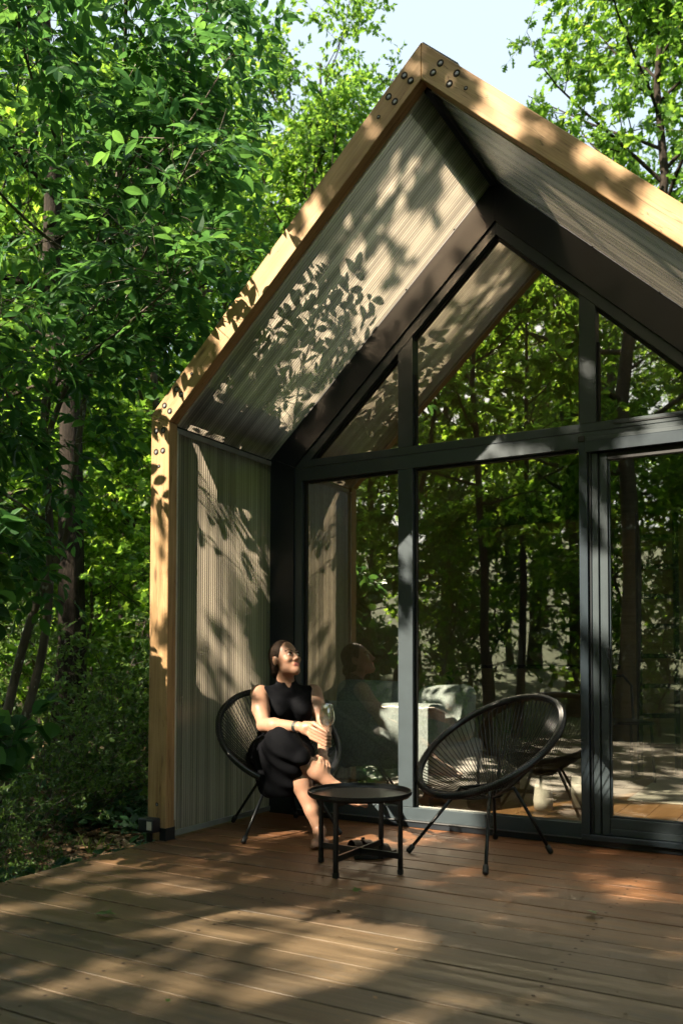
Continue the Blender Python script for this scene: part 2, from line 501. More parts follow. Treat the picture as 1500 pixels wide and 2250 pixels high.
def litter_mat():
    m, nt, b, o = mat('dead_leaf')
    geo = N(nt, 'ShaderNodeNewGeometry')
    col = ramp(nt, geo.outputs['Random Per Island'], [(0, (.06, .034, .018)), (.4, (.15, .085, .042)), (.75, (.25, .155, .085)), (1, (.36, .26, .17))])
    nt.links.new(col, b.inputs['Base Color']); b.inputs['Roughness'].default_value = .7
    b.inputs['Specular IOR Level'].default_value = .3
    return m
M['litter'] = litter_mat()
def ground_mat():
    m, nt, b, o = mat('forest_soil')
    v = mapped(nt, 'Object')
    g = noise(nt, v, 9, 8, .7); g2 = noise(nt, v, .5, 4)
    ln = N(nt, 'ShaderNodeVectorMath', operation='LENGTH'); nt.links.new(v, ln.inputs[0])
    far = N(nt, 'ShaderNodeMapRange'); far.inputs[1].default_value = 5.5; far.inputs[2].default_value = 9.5; nt.links.new(ln.outputs['Value'], far.inputs[0])
    col = ramp(nt, g, [(.3, (.035, .024, .014)), (.55, (.085, .058, .034)), (.75, (.15, .105, .06))])
    col = mix(nt, ramp(nt, g2, [(.45, (0, 0, 0)), (.65, (.7, .7, .7))]), col, (.045, .065, .02))
    col = mix(nt, far.outputs[0], col, ramp(nt, g, [(.3, (.018, .036, .008)), (.7, (.040, .070, .014))]))
    nt.links.new(col, b.inputs['Base Color']); b.inputs['Roughness'].default_value = .95
    bump(nt, g, .8, .05, b); return m
M['ground'] = ground_mat()

# ================================================================ SETTING
GZ = -0.20
rng = np.random.default_rng(5)
# ground: fine near the deck, coarse to the horizon
xs = np.concatenate([-np.geomspace(400, 14, 10), np.linspace(-13, 13, 105), np.geomspace(14, 400, 10)])
X, Y = np.meshgrid(xs, xs, indexing='ij')
def gheight(x, y):
    d = np.hypot(x - 1.5, y + .5)
    w = np.clip((d - 3.5) / 8, 0, 1)
    z = GZ + .035 * np.sin(1.9 * x + .7) * np.cos(2.3 * y) + w * (.22 * np.sin(.33 * x + 1) * np.cos(.27 * y) + .05 * np.sin(1.1 * x - .8 * y))
    z = z + np.clip((np.hypot(x, y) - 24) / 40, 0, 1) ** 1.3 * 11
    under = np.clip((.5 - np.maximum(np.abs(x - 1.9) - 2.0, 0)) * 4, 0, 1) * (y < 6.5) * (y > -6)
    return z - .06 * under
Z = gheight(X, Y)
n = len(xs); I = np.arange(n * n).reshape(n, n)
F = np.stack([I[:-1, :-1].ravel(), I[1:, :-1].ravel(), I[1:, 1:].ravel(), I[:-1, 1:].ravel()], 1)
ground = obj('ground', mesh_np('ground', np.stack([X.ravel(), Y.ravel(), Z.ravel()], 1), F, True), M['ground'])
tag(ground, 'brown forest floor under the trees around the deck', 'ground', kind='structure')

# ---- deck
deck = empty('deck', (0, 0, 0)); tag(deck, 'weathered brown timber deck in front of the cabin', 'deck', kind='structure')
PITCHB = .1535
DX0, DX1 = .075, 4.9
brng = random.Random(3)
for k in range(-32, 8):
    y0 = -.053 + k * PITCHB
    if y0 > 1.06: continue
    L = DX1 - DX0
    mb = MB(); mb.box((-L / 2, 0.0040, -.032), (L / 2 + brng.uniform(-.004, .004), PITCHB - .0040, 0), .0015)
    x0 = DX0 + brng.uniform(-.006, .006)
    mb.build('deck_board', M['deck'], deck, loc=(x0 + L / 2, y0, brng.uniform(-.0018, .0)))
scr = MB()
for k in range(-20, 8):
    for x in (DX0 + .06, 1.222, 2.422, 3.62):
        for dy in (.035, PITCHB - .035):
            a6 = np.linspace(0, 2 * PI, 8, endpoint=False)
            cx_, cy_ = x + brng.uniform(-.006, .006), -.053 + k * PITCHB + dy + brng.uniform(-.004, .004)
            if cy_ < .98: scr.add(np.concatenate([np.stack([cx_ + .0062 * np.cos(a6), cy_ + .0062 * np.sin(a6), np.full(8, .0006)], 1), [[cx_, cy_, .0002]]]), [np.array([(i, (i + 1) % 8, 8) for i in range(8)])])
scr.build('deck_screws', M['hole'], deck)['kind'] = 'stuff'
mb = MB()
mb.box((DX0 + .03, -4.95, -.19), (DX0 + .075, 1.0, -.034))
for x in (1.2, 2.4, 3.6, 4.8): mb.box((x, -4.95, -.19), (x + .045, 1.0, -.034))
mb.build('joist', M['bark'], deck)

# ---- cabin
cabin = empty('cabin', (0, 0, 0), 0, 'gabled timber and black metal cabin with translucent porch and glazed front', 'cabin')
W, H, H1, T = 1.59, 3.769, 2.2726, .1255
SL = (H - H1) / W
CO = math.cos(math.atan(SL)); SI = math.sin(math.atan(SL))
PD = .068       # depth of the portal timbers
def sub(name, mb, m, parent, loc=None, rot=None, smooth=False):
    return mb.build(name, m, parent, smooth, loc=loc, rot=rot)

def bolt_mesh(small=False):
    r = .011 if small else .0165
    a = MB().lathe([(r * 1.5, .0), (r * 1.5, -.0015), (r * .1, -.0015)], seg=16, close_ends=True)
    return a
def add_bolt(parent, x, z, big=True):
    # flat disc coloured dark for the shade in the recess, washer, nut; facing -y
    r = .0155 if big else .009
    h = MB(); n_ = 20; a = np.linspace(0, 2 * PI, n_, endpoint=False)
    V = np.concatenate([np.stack([np.cos(a) * r * q, np.full(n_, yy), np.sin(a) * r * q], 1) for q, yy in ((1.10, -.0008), (1.10, -.0012), (1.0, -.0012), (1.0, -.0003))])
    Fq = [(i * n_ + k, i * n_ + (k + 1) % n_, (i + 1) * n_ + (k + 1) % n_, (i + 1) * n_ + k) for i in range(3) for k in range(n_)]
    h.add(V, [np.array(Fq)])
    V = np.concatenate([np.stack([np.cos(a) * r, np.full(n_, -.0010), np.sin(a) * r], 1)]); h.add(V, [np.arange(n_)])
    mw = parent.matrix_world
    me1 = h.me('bolt_recess')
    me1.materials.append(M['hole'])
    b = MB(); n6 = 14; a6 = np.linspace(0, 2 * PI, n6, endpoint=False); r2 = r * .58; ox, oz = r * .12, -r * .14
    V = np.concatenate([np.stack([ox + np.cos(a6) * r2 * q, np.full(n6, yy), oz + np.sin(a6) * r2 * q], 1) for q, yy in ((1, -.0014), (1, -.0035), (.72, -.0055))])
    Fq = [(i * n6 + k, i * n6 + (k + 1) % n6, (i + 1) * n6 + (k + 1) % n6, (i + 1) * n6 + k) for i in range(2) for k in range(n6)]
    b.add(V, [np.array(Fq), np.arange(2 * n6, 3 * n6)])
    me2 = b.me('bolt'); me2.materials.append(M['zinc'])
    # parent transform: the parent beam may be rotated in its own frame
    inv = parent['_inv'] if '_inv' in parent else None
    P = Vector((x, 0, z))
    for nm, me_ in (('bolt_recess', me1), ('bolt', me2)):
        o = bpy.data.objects.new(nm, me_); COL.objects.link(o); o.parent = parent
        o.matrix_parent_inverse = BEAM_M[parent.name].inverted()
        o.location = P
BEAM_M = {}
def beam(name, poly, origin, ang, y0, y1, m):
    """poly in world (x,z); local X along the beam"""
    c, s = math.cos(ang), math.sin(ang)
    loc = [((x - origin[0]) * c + (z - origin[1]) * s, -(x - origin[0]) * s + (z - origin[1]) * c) for x, z in poly]
    me = MB().prism(loc, y0, y1).me(name)
    o = obj(name, me, m, cabin)
    Mx = Matrix.Translation((origin[0], 0, origin[1])) @ Matrix.Rotation(-ang, 4, 'Y')
    o.matrix_basis = Mx
    bv = o.modifiers.new('edge', 'BEVEL'); bv.width = .003; bv.segments = 1
    BEAM_M[o.name] = Mx
    return o
ang = math.atan(SL)
zi = H1 - T * math.tan((PI / 2 - ang) / 2)      # inner eave corner
Hin = H - T / CO
post_l = beam('post', [(0, 0), (T, 0), (T, zi - .0008), (0, H1 - .0008)], (T / 2, 0), PI / 2, 0, PD, M['glulam'])
post_r = beam('post', [(2 * W, 0), (2 * W, H1 - .0008), (2 * W - T, zi - .0008), (2 * W - T, 0)][::-1], (2 * W - T / 2, 0), PI / 2, 0, PD, M['glulam'])
raf_l = beam('rafter', [(0, H1 + .0008), (T, zi + .0008), (W - .0007, Hin), (W - .0007, H)], (0, H1), ang, 0, PD, M['glulam'])
raf_r = beam('rafter', [(2 * W, H1 + .0008), (W + .0007, H), (W + .0007, Hin), (2 * W - T, zi + .0008)], (2 * W, H1), PI - ang, 0, PD, M['glulam'])
for x, z in [(1.505, 3.640), (1.537, 3.606), (1.425, 3.566), (1.457, 3.533)]: add_bolt(raf_l, x, z)
for x, z in [(1.684, 3.637), (1.648, 3.605), (1.762, 3.563), (1.727, 3.527)]: add_bolt(raf_r, x, z)
for x, z in [(.173, 2.386), (.205, 2.354), (.092, 2.31), (.128, 2.275)]: add_bolt(raf_l, x, z)
for x, z in [(.036, 2.18), (.085, 2.178), (.036, 2.066), (.083, 2.068)]: add_bolt(post_l, x, z)
add_bolt(raf_l, 1.373, 3.487, False); add_bolt(raf_r, 1.805, 3.481, False); add_bolt(raf_l, .275, 2.452, False)
add_bolt(post_l, .058, 1.987, False); add_bolt(post_l, .065, .187, False)
sub('post_shoe', MB().box((.088, -.004, .001), (.1285, PD + .003, .066)), M['dark'], cabin)
# second portal timbers against the house wall are hidden; the porch skins span between
D = .9915
PX = .105
def roofz(x, off): return H1 + SL * x - off / CO
OFF = .112
def sheet(name, P, parent, m=None):
    return obj(name, mesh_np(name, P, [np.array([[0, 1, 2, 3]])]), m or M['poly'], parent)
ez = roofz(PX, OFF)
for sgn, nm in ((1, 'l'), (-1, 'r')):
    fx = (lambda x: x) if sgn == 1 else (lambda x: 2 * W - x)
    sheet('wall_panel', [(fx(PX), PD + .004, .035), (fx(PX), D - .002, .035), (fx(PX), D - .002, ez - .022), (fx(PX), PD + .004, ez - .022)], cabin)
    sheet('soffit_panel', [(fx(PX), PD + .004, ez), (fx(PX), D - .002, ez), (fx(W - .006), D - .002, roofz(W - .006, OFF)), (fx(W - .006), PD + .004, roofz(W - .006, OFF))], cabin)
    t = MB(); t.box((fx(PX - .008), PD + .0005, .10), (fx(PX + .018), PD + .012, ez - .03)); sub('panel_trim', t, M['white_trim'], cabin)
    t = MB(); t.box((fx(PX - .012), PD + .014, .012), (fx(PX + .012), D - .004, .040)); sub('bottom_rail', t, M['grey_trim'], cabin)
    t = MB(); t.box((fx(PX - .012), PD + .014, ez - .040), (fx(PX + .007), D - .004, ez - .012)); sub('top_rail', t, M['grey_trim'], cabin)
    t = MB(); t.prism([(fx(PX + .02), roofz(PX + .02, OFF + .001)), (fx(W - .02), roofz(W - .02, OFF + .001)), (fx(W - .02), roofz(W - .02, OFF + .016)), (fx(PX + .02), roofz(PX + .02, OFF + .016))], PD + .0006, PD + .010)
    sub('soffit_trim', t, M['white_trim'], cabin)
    # opaque flashings on the outside of the skins: ridge cap and gutter; they shade the translucent roof
    t = MB(); t.prism([(fx(W - .001), H + .012), (fx(W - .17), roofz(W - .17, -.012)), (fx(W - .17), roofz(W - .17, -.006)), (fx(W - .001), H + .006)], .02, 6.2)
    sub('ridge_cap', t, M['dark'], cabin)
    t = MB(); t.prism([(fx(-.07), H1 - .02), (fx(.03), H1 + .045), (fx(.03), H1 + .051), (fx(-.076), H1 - .012), (fx(-.076), H1 - .08), (fx(-.07), H1 - .08)], .1, 6.2)
    sub('gutter', t, M['dark'], cabin)
    t = MB(); t.prism([(fx(.10), roofz(.10, .05)), (fx(.215), roofz(.215, .05)), (fx(.215), roofz(.215, .01)), (fx(.10), roofz(.10, .01))], PD + .01, D)
    sub('purlin', t, M['dark'], cabin)
t = MB(); t.prism([(W - .024, roofz(W - .024, OFF + .002)), (W, Hin + .018), (W + .024, roofz(W - .024, OFF + .002)), (W + .016, roofz(W - .016, OFF + .015)), (W, Hin - .004), (W - .016, roofz(W - .016, OFF + .015))], PD + .012, D - .003)
sub('ridge_trim', t, M['dark'], cabin)
# house body behind the porch: shell, roof
FW = .172     # fascia width
def gable(off, x0=0.0):
    """gable outline inset by off: left foot, left eave, apex"""
    xl = off; ze = H1 - off * math.tan((PI / 2 - ang) / 2); za = H - off / CO
    return xl, ze, za
o0 = gable(PX + .001); o1 = gable(PX + FW); 
def band(inner, outer, y0, y1, m, name, split=True):
    xi, zi_, ai = inner; xo, zo, ao = outer
    g = .0007
    L = [[(xo, .0), (xi, .0), (xi, zi_ - g), (xo, zo - g)], [(xo, zo + g), (xi, zi_ + g), (W - g, ai), (W - g, ao)]]
    out = []
    for poly in L:
        out.append(MB().prism(poly, y0, y1).build(name, m, cabin))
        out.append(MB().prism([(2 * W - x, z) for x, z in poly][::-1], y0, y1).build(name, m, cabin))
    return out
band(o1, o0, D, D + .12, M['dark'], 'fascia')
for k, (x, z) in enumerate([(PX + .004, ez - .09), (PX + .004, 1.25), (PX + .004, .16)]):
    t = MB(); t.lathe([(.006, 0), (.006, .004), (.003, .006)], seg=10, close_ends=True); sub('screw', t, M['zinc'], cabin, loc=(x, D - .025, z), rot=(0, PI / 2, 0))
for s in (.32, .62, .95, 1.25):
    for fx in ((lambda x: x), (lambda x: 2 * W - x)):
        t = MB(); t.lathe([(.006, 0), (.006, .005), (.003, .007)], seg=10, close_ends=True)
        x = PX + s; sub('screw', t, M['seal'], cabin, loc=(fx(x), D - .012, roofz(x, OFF) - .002), rot=(PI, 0, 0))

# ---- glazing
GY = 1.035
FB = .052
f0 = gable(PX + FW + .0012); f1 = gable(PX + FW + FB)
fy0, fy1 = GY - .03, GY + .045
def frame_band(inner, outer, y0, y1, m, name, zb):
    xi, zi_, ai = inner; xo, zo, ao = outer; g = .0006
    for poly in ([(xo, zb), (xi, zb), (xi, zi_ - g), (xo, zo - g)], [(xo, zo + g), (xi, zi_ + g), (W - g, ai), (W - g, ao)]):
        MB().prism(poly, y0, y1).build(name, m, cabin)
        MB().prism([(2 * W - x, z) for x, z in poly][::-1], y0, y1).build(name, m, cabin)
ZB = .036
frame_band(f1, f0, fy0, fy1, M['alu'], 'window_frame', ZB)
b1 = gable(PX + FW + FB + .016)
frame_band((b1[0], b1[1], b1[2]), (f1[0] + .0005, f1[1], f1[2]), GY - .002, GY + .02, M['seal'], 'glazing_bead', .112)
def bar(name, x0, x1, z0, z1, m=None, y0=fy0, y1=fy1, parent=None):
    t = MB(); t.box((x0, y0, z0), (x1, y1, z1), .002); return sub(name, t, m or M['alu'], parent or cabin)
XL, XR = f1[0] + .0012, 2 * W - f1[0] - .0012
ZJ, ZU, ZLo = 2.145, 2.192, 2.063
bar('transom', XL - .02, XR + .02, ZJ + .001, ZU, y0=fy0 + .0008, y1=fy1 - .001)
bar('transom', XL - .02, XR + .02, ZLo, ZJ - .001, y0=fy0 - .0005, y1=fy1 + .001)
bar('bottom_frame', XL, XR, ZB + .001, .108, y0=fy0 + .001, y1=fy1 - .002)
mu_x = [(.990, 1.083), (2.045, 2.130)]
bar('mullion', .990, 1.083, .110, ZLo - .001)
for x0, x1 in mu_x:
    zt = lambda x: (H - (PX + FW + FB) / CO) - SL * abs(x - W)
    poly = [(x0, ZU + .001), (x1, ZU + .001), (x1, zt(x1) - .002), (x0, zt(x0) - .002)]
    MB().prism(poly, fy0 + .0005, fy1 - .001).build('mullion', M['alu'], cabin)
for x0, x1 in ((.990, 1.083), (2.045, 2.130)):      # seals on the window sides of the mullions
    for (xa, xb) in ((x0 - .012, x0 - .0008), (x1 + .0008, x1 + .014)):
        bar('seal_strip', xa, xb, ZU + .001, 2.62, M['seal'], GY - .003, GY + .018)
        if x0 < 1.5: bar('seal_strip', xa, xb, .112, ZLo - .002, M['seal'], GY - .003, GY + .018)
bar('seal_strip', 1.1, 2.02, ZLo - .014, ZLo - .001, M['seal'], GY - .004, GY + .016)
bar('seal_strip', .36, .97, ZLo - .014, ZLo - .001, M['seal'], GY - .004, GY + .016)
def pane(poly, y=GY + .012, m=None, parent=None):
    t = MB(); t.add([(x, y, z) for x, z in poly], [np.arange(len(poly))]); return sub('window_pane', t, m or M['pane'], parent or cabin)
zr = lambda x: (H - (PX + FW + FB - .004) / CO) - SL * abs(x - W)
pane([(.32, .10), (1.0, .10), (1.0, ZLo + .005), (.32, ZLo + .005)])
pane([(1.07, .10), (2.06, .10), (2.06, ZLo + .005), (1.07, ZLo + .005)])
xlow = W - (zr(W) - (ZU - .004)) / SL
pane([(xlow, ZU - .004), (1.0, ZU - .004), (1.0, zr(1.0))])
pane([(1.07, ZU - .004), (2.06, ZU - .004), (2.06, zr(2.06)), (W, zr(W)), (1.07, zr(1.07))])
pane([(2.12, ZU - .004), (2 * W - xlow, ZU - .004), (2.12, zr(2.12))])
# sills and plinth
t = MB(); t.box((PX + FW, D - .004, .0015), (2 * W - PX - FW, D + .10, .033)); sub('plinth', t, M['dark'], cabin)
t = MB(); t.box((PX + FW + .005, D - .012, .0335), (2.045, D + .05, .0365)); sub('sill', t, M['zinc'], cabin)
# sliding door with its projecting frame
door = empty('sliding_door'); door.parent = cabin
DY = GY - .055
def dbar(name, x0, x1, z0, z1, y0, y1, m): 
    t = MB(); t.box((x0, y0, z0), (x1, y1, z1), .002); return sub(name, t, m, door)
dbar('door_post', 2.047, 2.090, .036, 2.105, DY - .012, fy0 - .001, M['alu_blue'])
dbar('door_post', 2.0905, 2.106, .036, 2.09, DY + .004, fy0 - .001, M['dark'])
dbar('door_header', 2.080, 2.93, 2.028, 2.088, DY - .016, fy0 - .001, M['alu_blue'])
dbar('door_header', 2.080, 2.93, 2.0885, 2.112, DY - .010, fy0 - .001, M['alu'])
dbar('corner_cap', 2.046, 2.0785, 2.086, 2.116, DY - .018, DY - .0125, M['seal'])
dbar('threshold', 2.0475, 2.93, .034, .062, DY - .016, fy0 + .05, M['alu_blue'])
dbar('stile', 2.108, 2.140, .064, 2.024, DY + .006, DY + .05, M['alu'])
dbar('stile', 2.146, 2.186, .064, 2.024, DY + .014, DY + .055, M['alu'])
dbar('stile', 2.1402, 2.1458, .064, 2.024, DY + .020, DY + .055, M['seal'])
dbar('stile', 2.87, 2.92, .064, 2.024, DY + .014, DY + .055, M['alu'])
dbar('rail', 2.1865, 2.8695, .064, .098, DY + .010, DY + .055, M['alu'])
dbar('rail', 2.1865, 2.8695, .0985, .150, DY + .016, DY + .055, M['alu'])
dbar('rail', 2.1865, 2.8695, 1.985, 2.024, DY + .016, DY + .055, M['seal'])
dbar('bead', 2.1867, 2.196, .151, 1.984, DY + .026, DY + .05, M['alu_blue'])
dbar('bead', 2.1965, 2.8695, .1505, .160, DY + .026, DY + .05, M['alu_blue'])
dbar('door_handle', 2.181, 2.192, .93, 1.02, DY + .004, DY + .0135, M['dark'])
pane([(2.192, .155), (2.872, .155), (2.872, 1.99), (2.192, 1.99)], DY + .036, None, door)
bar('vent', 2.215, 2.62, 2.166, 2.176, M['dark'], fy0 - .004, fy0)
# ---- shell of the house
LEN = 6.2
t = MB()
for fx in ((lambda x: x), (lambda x: 2 * W - x)):
    if fx(0.0) == 0.0: t = MB(); t.box((fx(0.0), D + .12, -.12), (fx(.07), LEN, H1 - .01)); sub('outer_wall', t, M['cladding'], cabin)
for fx in ((lambda x: x), (lambda x: 2 * W - x)):
    t = MB(); t.prism([(fx(-.02), roofz(-.02, 0)), (fx(W - .0005), H - .001), (fx(W - .0005), H - .09), (fx(-.02), roofz(-.02, .07))], D + .121, LEN); sub('roof', t, M['cladding'], cabin)
    if fx(0.0) == 0.0: t = MB(); t.box((fx(.075), D + .125, .03), (fx(.11), LEN - .1, 2.30)); sub('inner_wall', t, M['ply'], cabin)
    t = MB(); t.prism([(fx(.08), roofz(.08, .12)), (fx(W - .001), Hin + .002), (fx(W - .001), Hin - .016), (fx(.08), roofz(.08, .14))], D + .125, LEN - .1); sub('ceiling', t, M['ply'], cabin)
for (y0, y1, z0, z1) in ((D + .12, 1.6, -.12, H1 - .01), (1.6, 4.2, -.12, .75), (1.6, 4.2, 2.0, H1 - .01), (4.2, LEN, -.12, H1 - .01)):
    t = MB(); t.box((2 * W - .11, y0, z0), (2 * W, y1 - .001, z1)); sub('outer_wall', t, M['cladding'], cabin)
t = MB(); t.add([(2 * W - .05, 1.6, .75), (2 * W - .05, 4.2, .75), (2 * W - .05, 4.2, 2.0), (2 * W - .05, 1.6, 2.0)], [(0, 1, 2, 3)]); sub('window_pane', t, M['pane'], cabin)  # unseen side window, added to let more light into the room
t = MB(); t.prism([(.08, .03), (2 * W - .08, .03), (2 * W - .08, 2.3), (W, H - .15), (.08, 2.3)], LEN - .13, LEN - .05); sub('rear_wall', t, M['ply'], cabin)
t = MB(); t.box((.1, D + .13, -.1), (2 * W - .1, LEN - .1, .012)); base = sub('floor', t, M['dark'], cabin)
for k in range(17):
    x0 = .115 + k * .175
    t = MB(); t.box((0, -.086, 0), (LEN - .12 - D - .13, .086, .018), .002)
    o = sub('floor_board', t, M['floor'], base, loc=(x0 + .086, D + .131, .013), rot=(0, 0, PI / 2))
# sleeping loft and its beam, dark against the rear
t = MB(); t.box((.12, 4.3, 2.12), (2 * W - .12, LEN - .14, 2.22)); sub('loft', t, M['ply'], cabin)

# ================================================================ VEGETATION
def tmpl(kind):
    if kind == 'oval':        # pointed, folded along the midrib, drooping tip
        ys = [0, .22, .5, .78, 1.0]; ws = [0, .20, .27, .17, 0]; zs = [0, .02, .015, -.02, -.09]
        V = [(0, ys[i], zs[i]) for i in range(5)]
        V += [(-ws[i], ys[i] + .02, zs[i] + .06 * (ws[i] / .27)) for i in (1, 2, 3)] + [(ws[i], ys[i] + .02, zs[i] + .06 * (ws[i] / .27)) for i in (1, 2, 3)]
        T = [(0, 1, 5), (1, 2, 6), (1, 6, 5), (2, 3, 7), (2, 7, 6), (3, 4, 7), (0, 8, 1), (1, 8, 9), (1, 9, 2), (2, 9, 10), (2, 10, 3), (3, 10, 4)]
    elif kind == 'kite':
        V = [(0, 0, 0), (-.26, .45, .07), (0, 1, -.06), (.26, .45, .07), (0, .5, 0)]
        T = [(0, 4, 1), (1, 4, 2), (0, 3, 4), (4, 3, 2)]
    elif kind == 'oak':       # lobed
        V = [(0, 0, 0), (-.08, .2, .01), (-.22, .30, .05), (-.10, .42, .02), (-.30, .56, .06), (-.12, .68, .01), (-.2, .84, .02), (0, 1, -.05), (.2, .84, .02), (.12, .68, .01), (.30, .56, .06), (.10, .42, .02), (.22, .30, .05), (.08, .2, .01)]
        T = [(0, 13, 1), (13, 11, 1), (1, 11, 3), (1, 3, 2), (13, 12, 11), (3, 11, 9), (3, 9, 5), (3, 5, 4), (11, 10, 9), (5, 9, 7), (5, 7, 6), (9, 8, 7)]
    elif kind == 'maple':
        V = [(0, 0, 0), (-.35, .12, .05), (-.20, .32, .02), (-.48, .55, .06), (-.18, .60, .01), (0, 1, -.08), (.18, .60, .01), (.48, .55, .06), (.20, .32, .02), (.35, .12, .05)]
        T = [(0, 2, 1), (0, 8, 2), (0, 9, 8), (2, 4, 3), (2, 8, 6), (2, 6, 4), (8, 7, 6), (4, 6, 5)]
    elif kind == 'blade':
        V = [(-.022, 0, 0), (.022, 0, 0), (-.018, .4, .05), (.018, .4, .05), (0, 1, -.12), (0, .75, .02)]
        T = [(0, 1, 3), (0, 3, 2), (2, 3, 5), (5, 4, 2) if False else (2, 3, 4)]
    return np.array(V, float), np.array(T, int)

def nrm(a): return a / (np.linalg.norm(a, axis=-1, keepdims=True) + 1e-9)

def leaves(name, P, Dr, Up, S, kind, width=1.0):
    V, T = tmpl(kind); V = V * np.array([width, 1, 1])
    Dr = nrm(Dr); side = nrm(np.cross(Dr, Up)); up = np.cross(side, Dr)
    n = len(P); S = np.broadcast_to(S, (n,))[:, None, None]
    VV = P[:, None, :] + S * (V[None, :, 0:1] * side[:, None] + V[None, :, 1:2] * Dr[:, None] + V[None, :, 2:3] * up[:, None])
    FF = (T[None] + (np.arange(n) * len(V))[:, None, None]).reshape(-1, 3)
    return mesh_np(name, VV.reshape(-1, 3), FF)

def merge_me(name, parts):
    vs, fs, n = [], [], 0
    for V, F_ in parts:
        vs.append(V); fs.append(F_ + n); n += len(V)
    return mesh_np(name, np.concatenate(vs), np.concatenate(fs))

def wander(a, d, L, n, rg, wob, lift=0.0):
    pts = [np.array(a, float)]; d = nrm(np.array(d, float))
    for i in range(n):
        d = nrm(d + rg.normal(size=3) * wob + np.array([0, 0, lift])); pts.append(pts[-1] + d * L / n)
    return np.array(pts)

class Grow:
    def __init__(self, seed): self.rg = np.random.default_rng(seed); self.tubes = []; self.tw = []
    def limb(self, pts, r0, r1, sides): self.tubes.append((pts, np.linspace(r0, r1, len(pts)), sides))
    def fill(self, pts, r, L, nsec, ntw, twl, spread=.9, start=.2, lift=.05, sides=4):
        """side branches with twigs along a limb"""
        rg = self.rg
        cum = np.linspace(0, 1, len(pts))
        for j in range(nsec):
            s = start + (1 - start) * (j + rg.random()) / nsec
            p = np.array([np.interp(s, cum, pts[:, k]) for k in range(3)])
            i = min(int(s * (len(pts) - 1)), len(pts) - 2); d = nrm(pts[i + 1] - pts[i])
            q = nrm(d * (1 - spread * .5) + rg.normal(size=3) * spread * np.array([1, 1, .6]))
            l = L * (1 - .55 * s) * rg.uniform(.6, 1.15)
            sp = wander(p, q, l, 3, rg, .16, lift)
            self.limb(sp, r * (1 - .6 * s), r * .2, sides)
            for t in range(ntw):
                u = (t + rg.random()) / ntw
                pp = np.array([np.interp(.15 + .85 * u, np.linspace(0, 1, 4), sp[:, k]) for k in range(3)])
                dd = nrm(q * .5 + rg.normal(size=3) * np.array([.8, .8, .5]))
                self.tw.append((pp, dd, twl * rg.uniform(.6, 1.3)))
    def wood(self, name, twr=.003):
        mb = MB()
        for pts, r, s in self.tubes: mb.tube(pts, r, s, caps=False)
        if twr:
            for p, d, l in self.tw: mb.tube(np.array([p, p + d * l]), [twr, twr * .4], 3, caps=False)
        return mb.me(name, True)
    def foliage(self, name, per, size, kind, droop=.25, width=1.0, flat=.75, var=.3):
        rg = self.rg
        A = np.array([t[0] for t in self.tw]); Dd = np.array([t[1] for t in self.tw]); L = np.array([t[2] for t in self.tw])
        k = np.repeat(np.arange(len(A)), per); m = len(k)
        u = rg.random(m) ** .75
        P = A[k] + Dd[k] * (L[k] * u)[:, None]
        dr = nrm(Dd[k] * .55 + rg.normal(size=(m, 3)) * .62 + np.array([0, 0, -droop]))
        up = nrm(np.array([0, 0, flat]) + rg.normal(size=(m, 3)) * .45)
        return leaves(name, P, dr, up, size * rg.uniform(1 - var, 1 + var, m), kind, width)
    def pinnate(self, name, per, rach, size, pairs=4, droop=.35):
        """compound leaves: a stalk with leaflets in pairs and one at the tip"""
        rg = self.rg
        A = np.array([t[0] for t in self.tw]); Dd = np.array([t[1] for t in self.tw]); L = np.array([t[2] for t in self.tw])
        k = np.repeat(np.arange(len(A)), per); m = len(k)
        P = A[k] + Dd[k] * (L[k] * (.15 + .85 * rg.random(m)))[:, None]
        ax = nrm(Dd[k] * .5 + rg.normal(size=(m, 3)) * np.array([.7, .7, .3]) + np.array([0, 0, -droop * .6]))
        up = nrm(np.array([0, 0, 1.0]) + rg.normal(size=(m, 3)) * .35); side = nrm(np.cross(ax, up)); up = np.cross(side, ax)
        rl = rach * rg.uniform(.75, 1.25, m)
        LP, LD, LU, LS = [], [], [], []
        for q in range(pairs):
            s = .22 + .66 * q / max(1, pairs - 1)
            base = P + ax * (rl * s)[:, None] + np.array([0, 0, -1.0]) * (rl * .22 * s * s)[:, None]
            for sg in (-1, 1):
                d = nrm(ax * .55 + side * sg * .9 + up * .1 + rg.normal(size=(m, 3)) * .16 + np.array([0, 0, -.25]))
                LP.append(base); LD.append(d); LU.append(up + rg.normal(size=(m, 3)) * .2); LS.append(size * rg.uniform(.75, 1.15, m) * (1 - .18 * abs(s - .6)))
        base = P + ax * (rl * .97)[:, None] + np.array([0, 0, -1.0]) * (rl * .22)[:, None]
        LP.append(base); LD.append(nrm(ax + np.array([0, 0, -.35]) + rg.normal(size=(m, 3)) * .1)); LU.append(up); LS.append(size * rg.uniform(.9, 1.25, m))
        stalks = (P, P + ax * rl[:, None] + np.array([0, 0, -1.0]) * (rl * .22)[:, None])
        return leaves(name, np.concatenate(LP), np.concatenate(LD), np.concatenate(LU), np.concatenate(LS), 'oval', .85), stalks

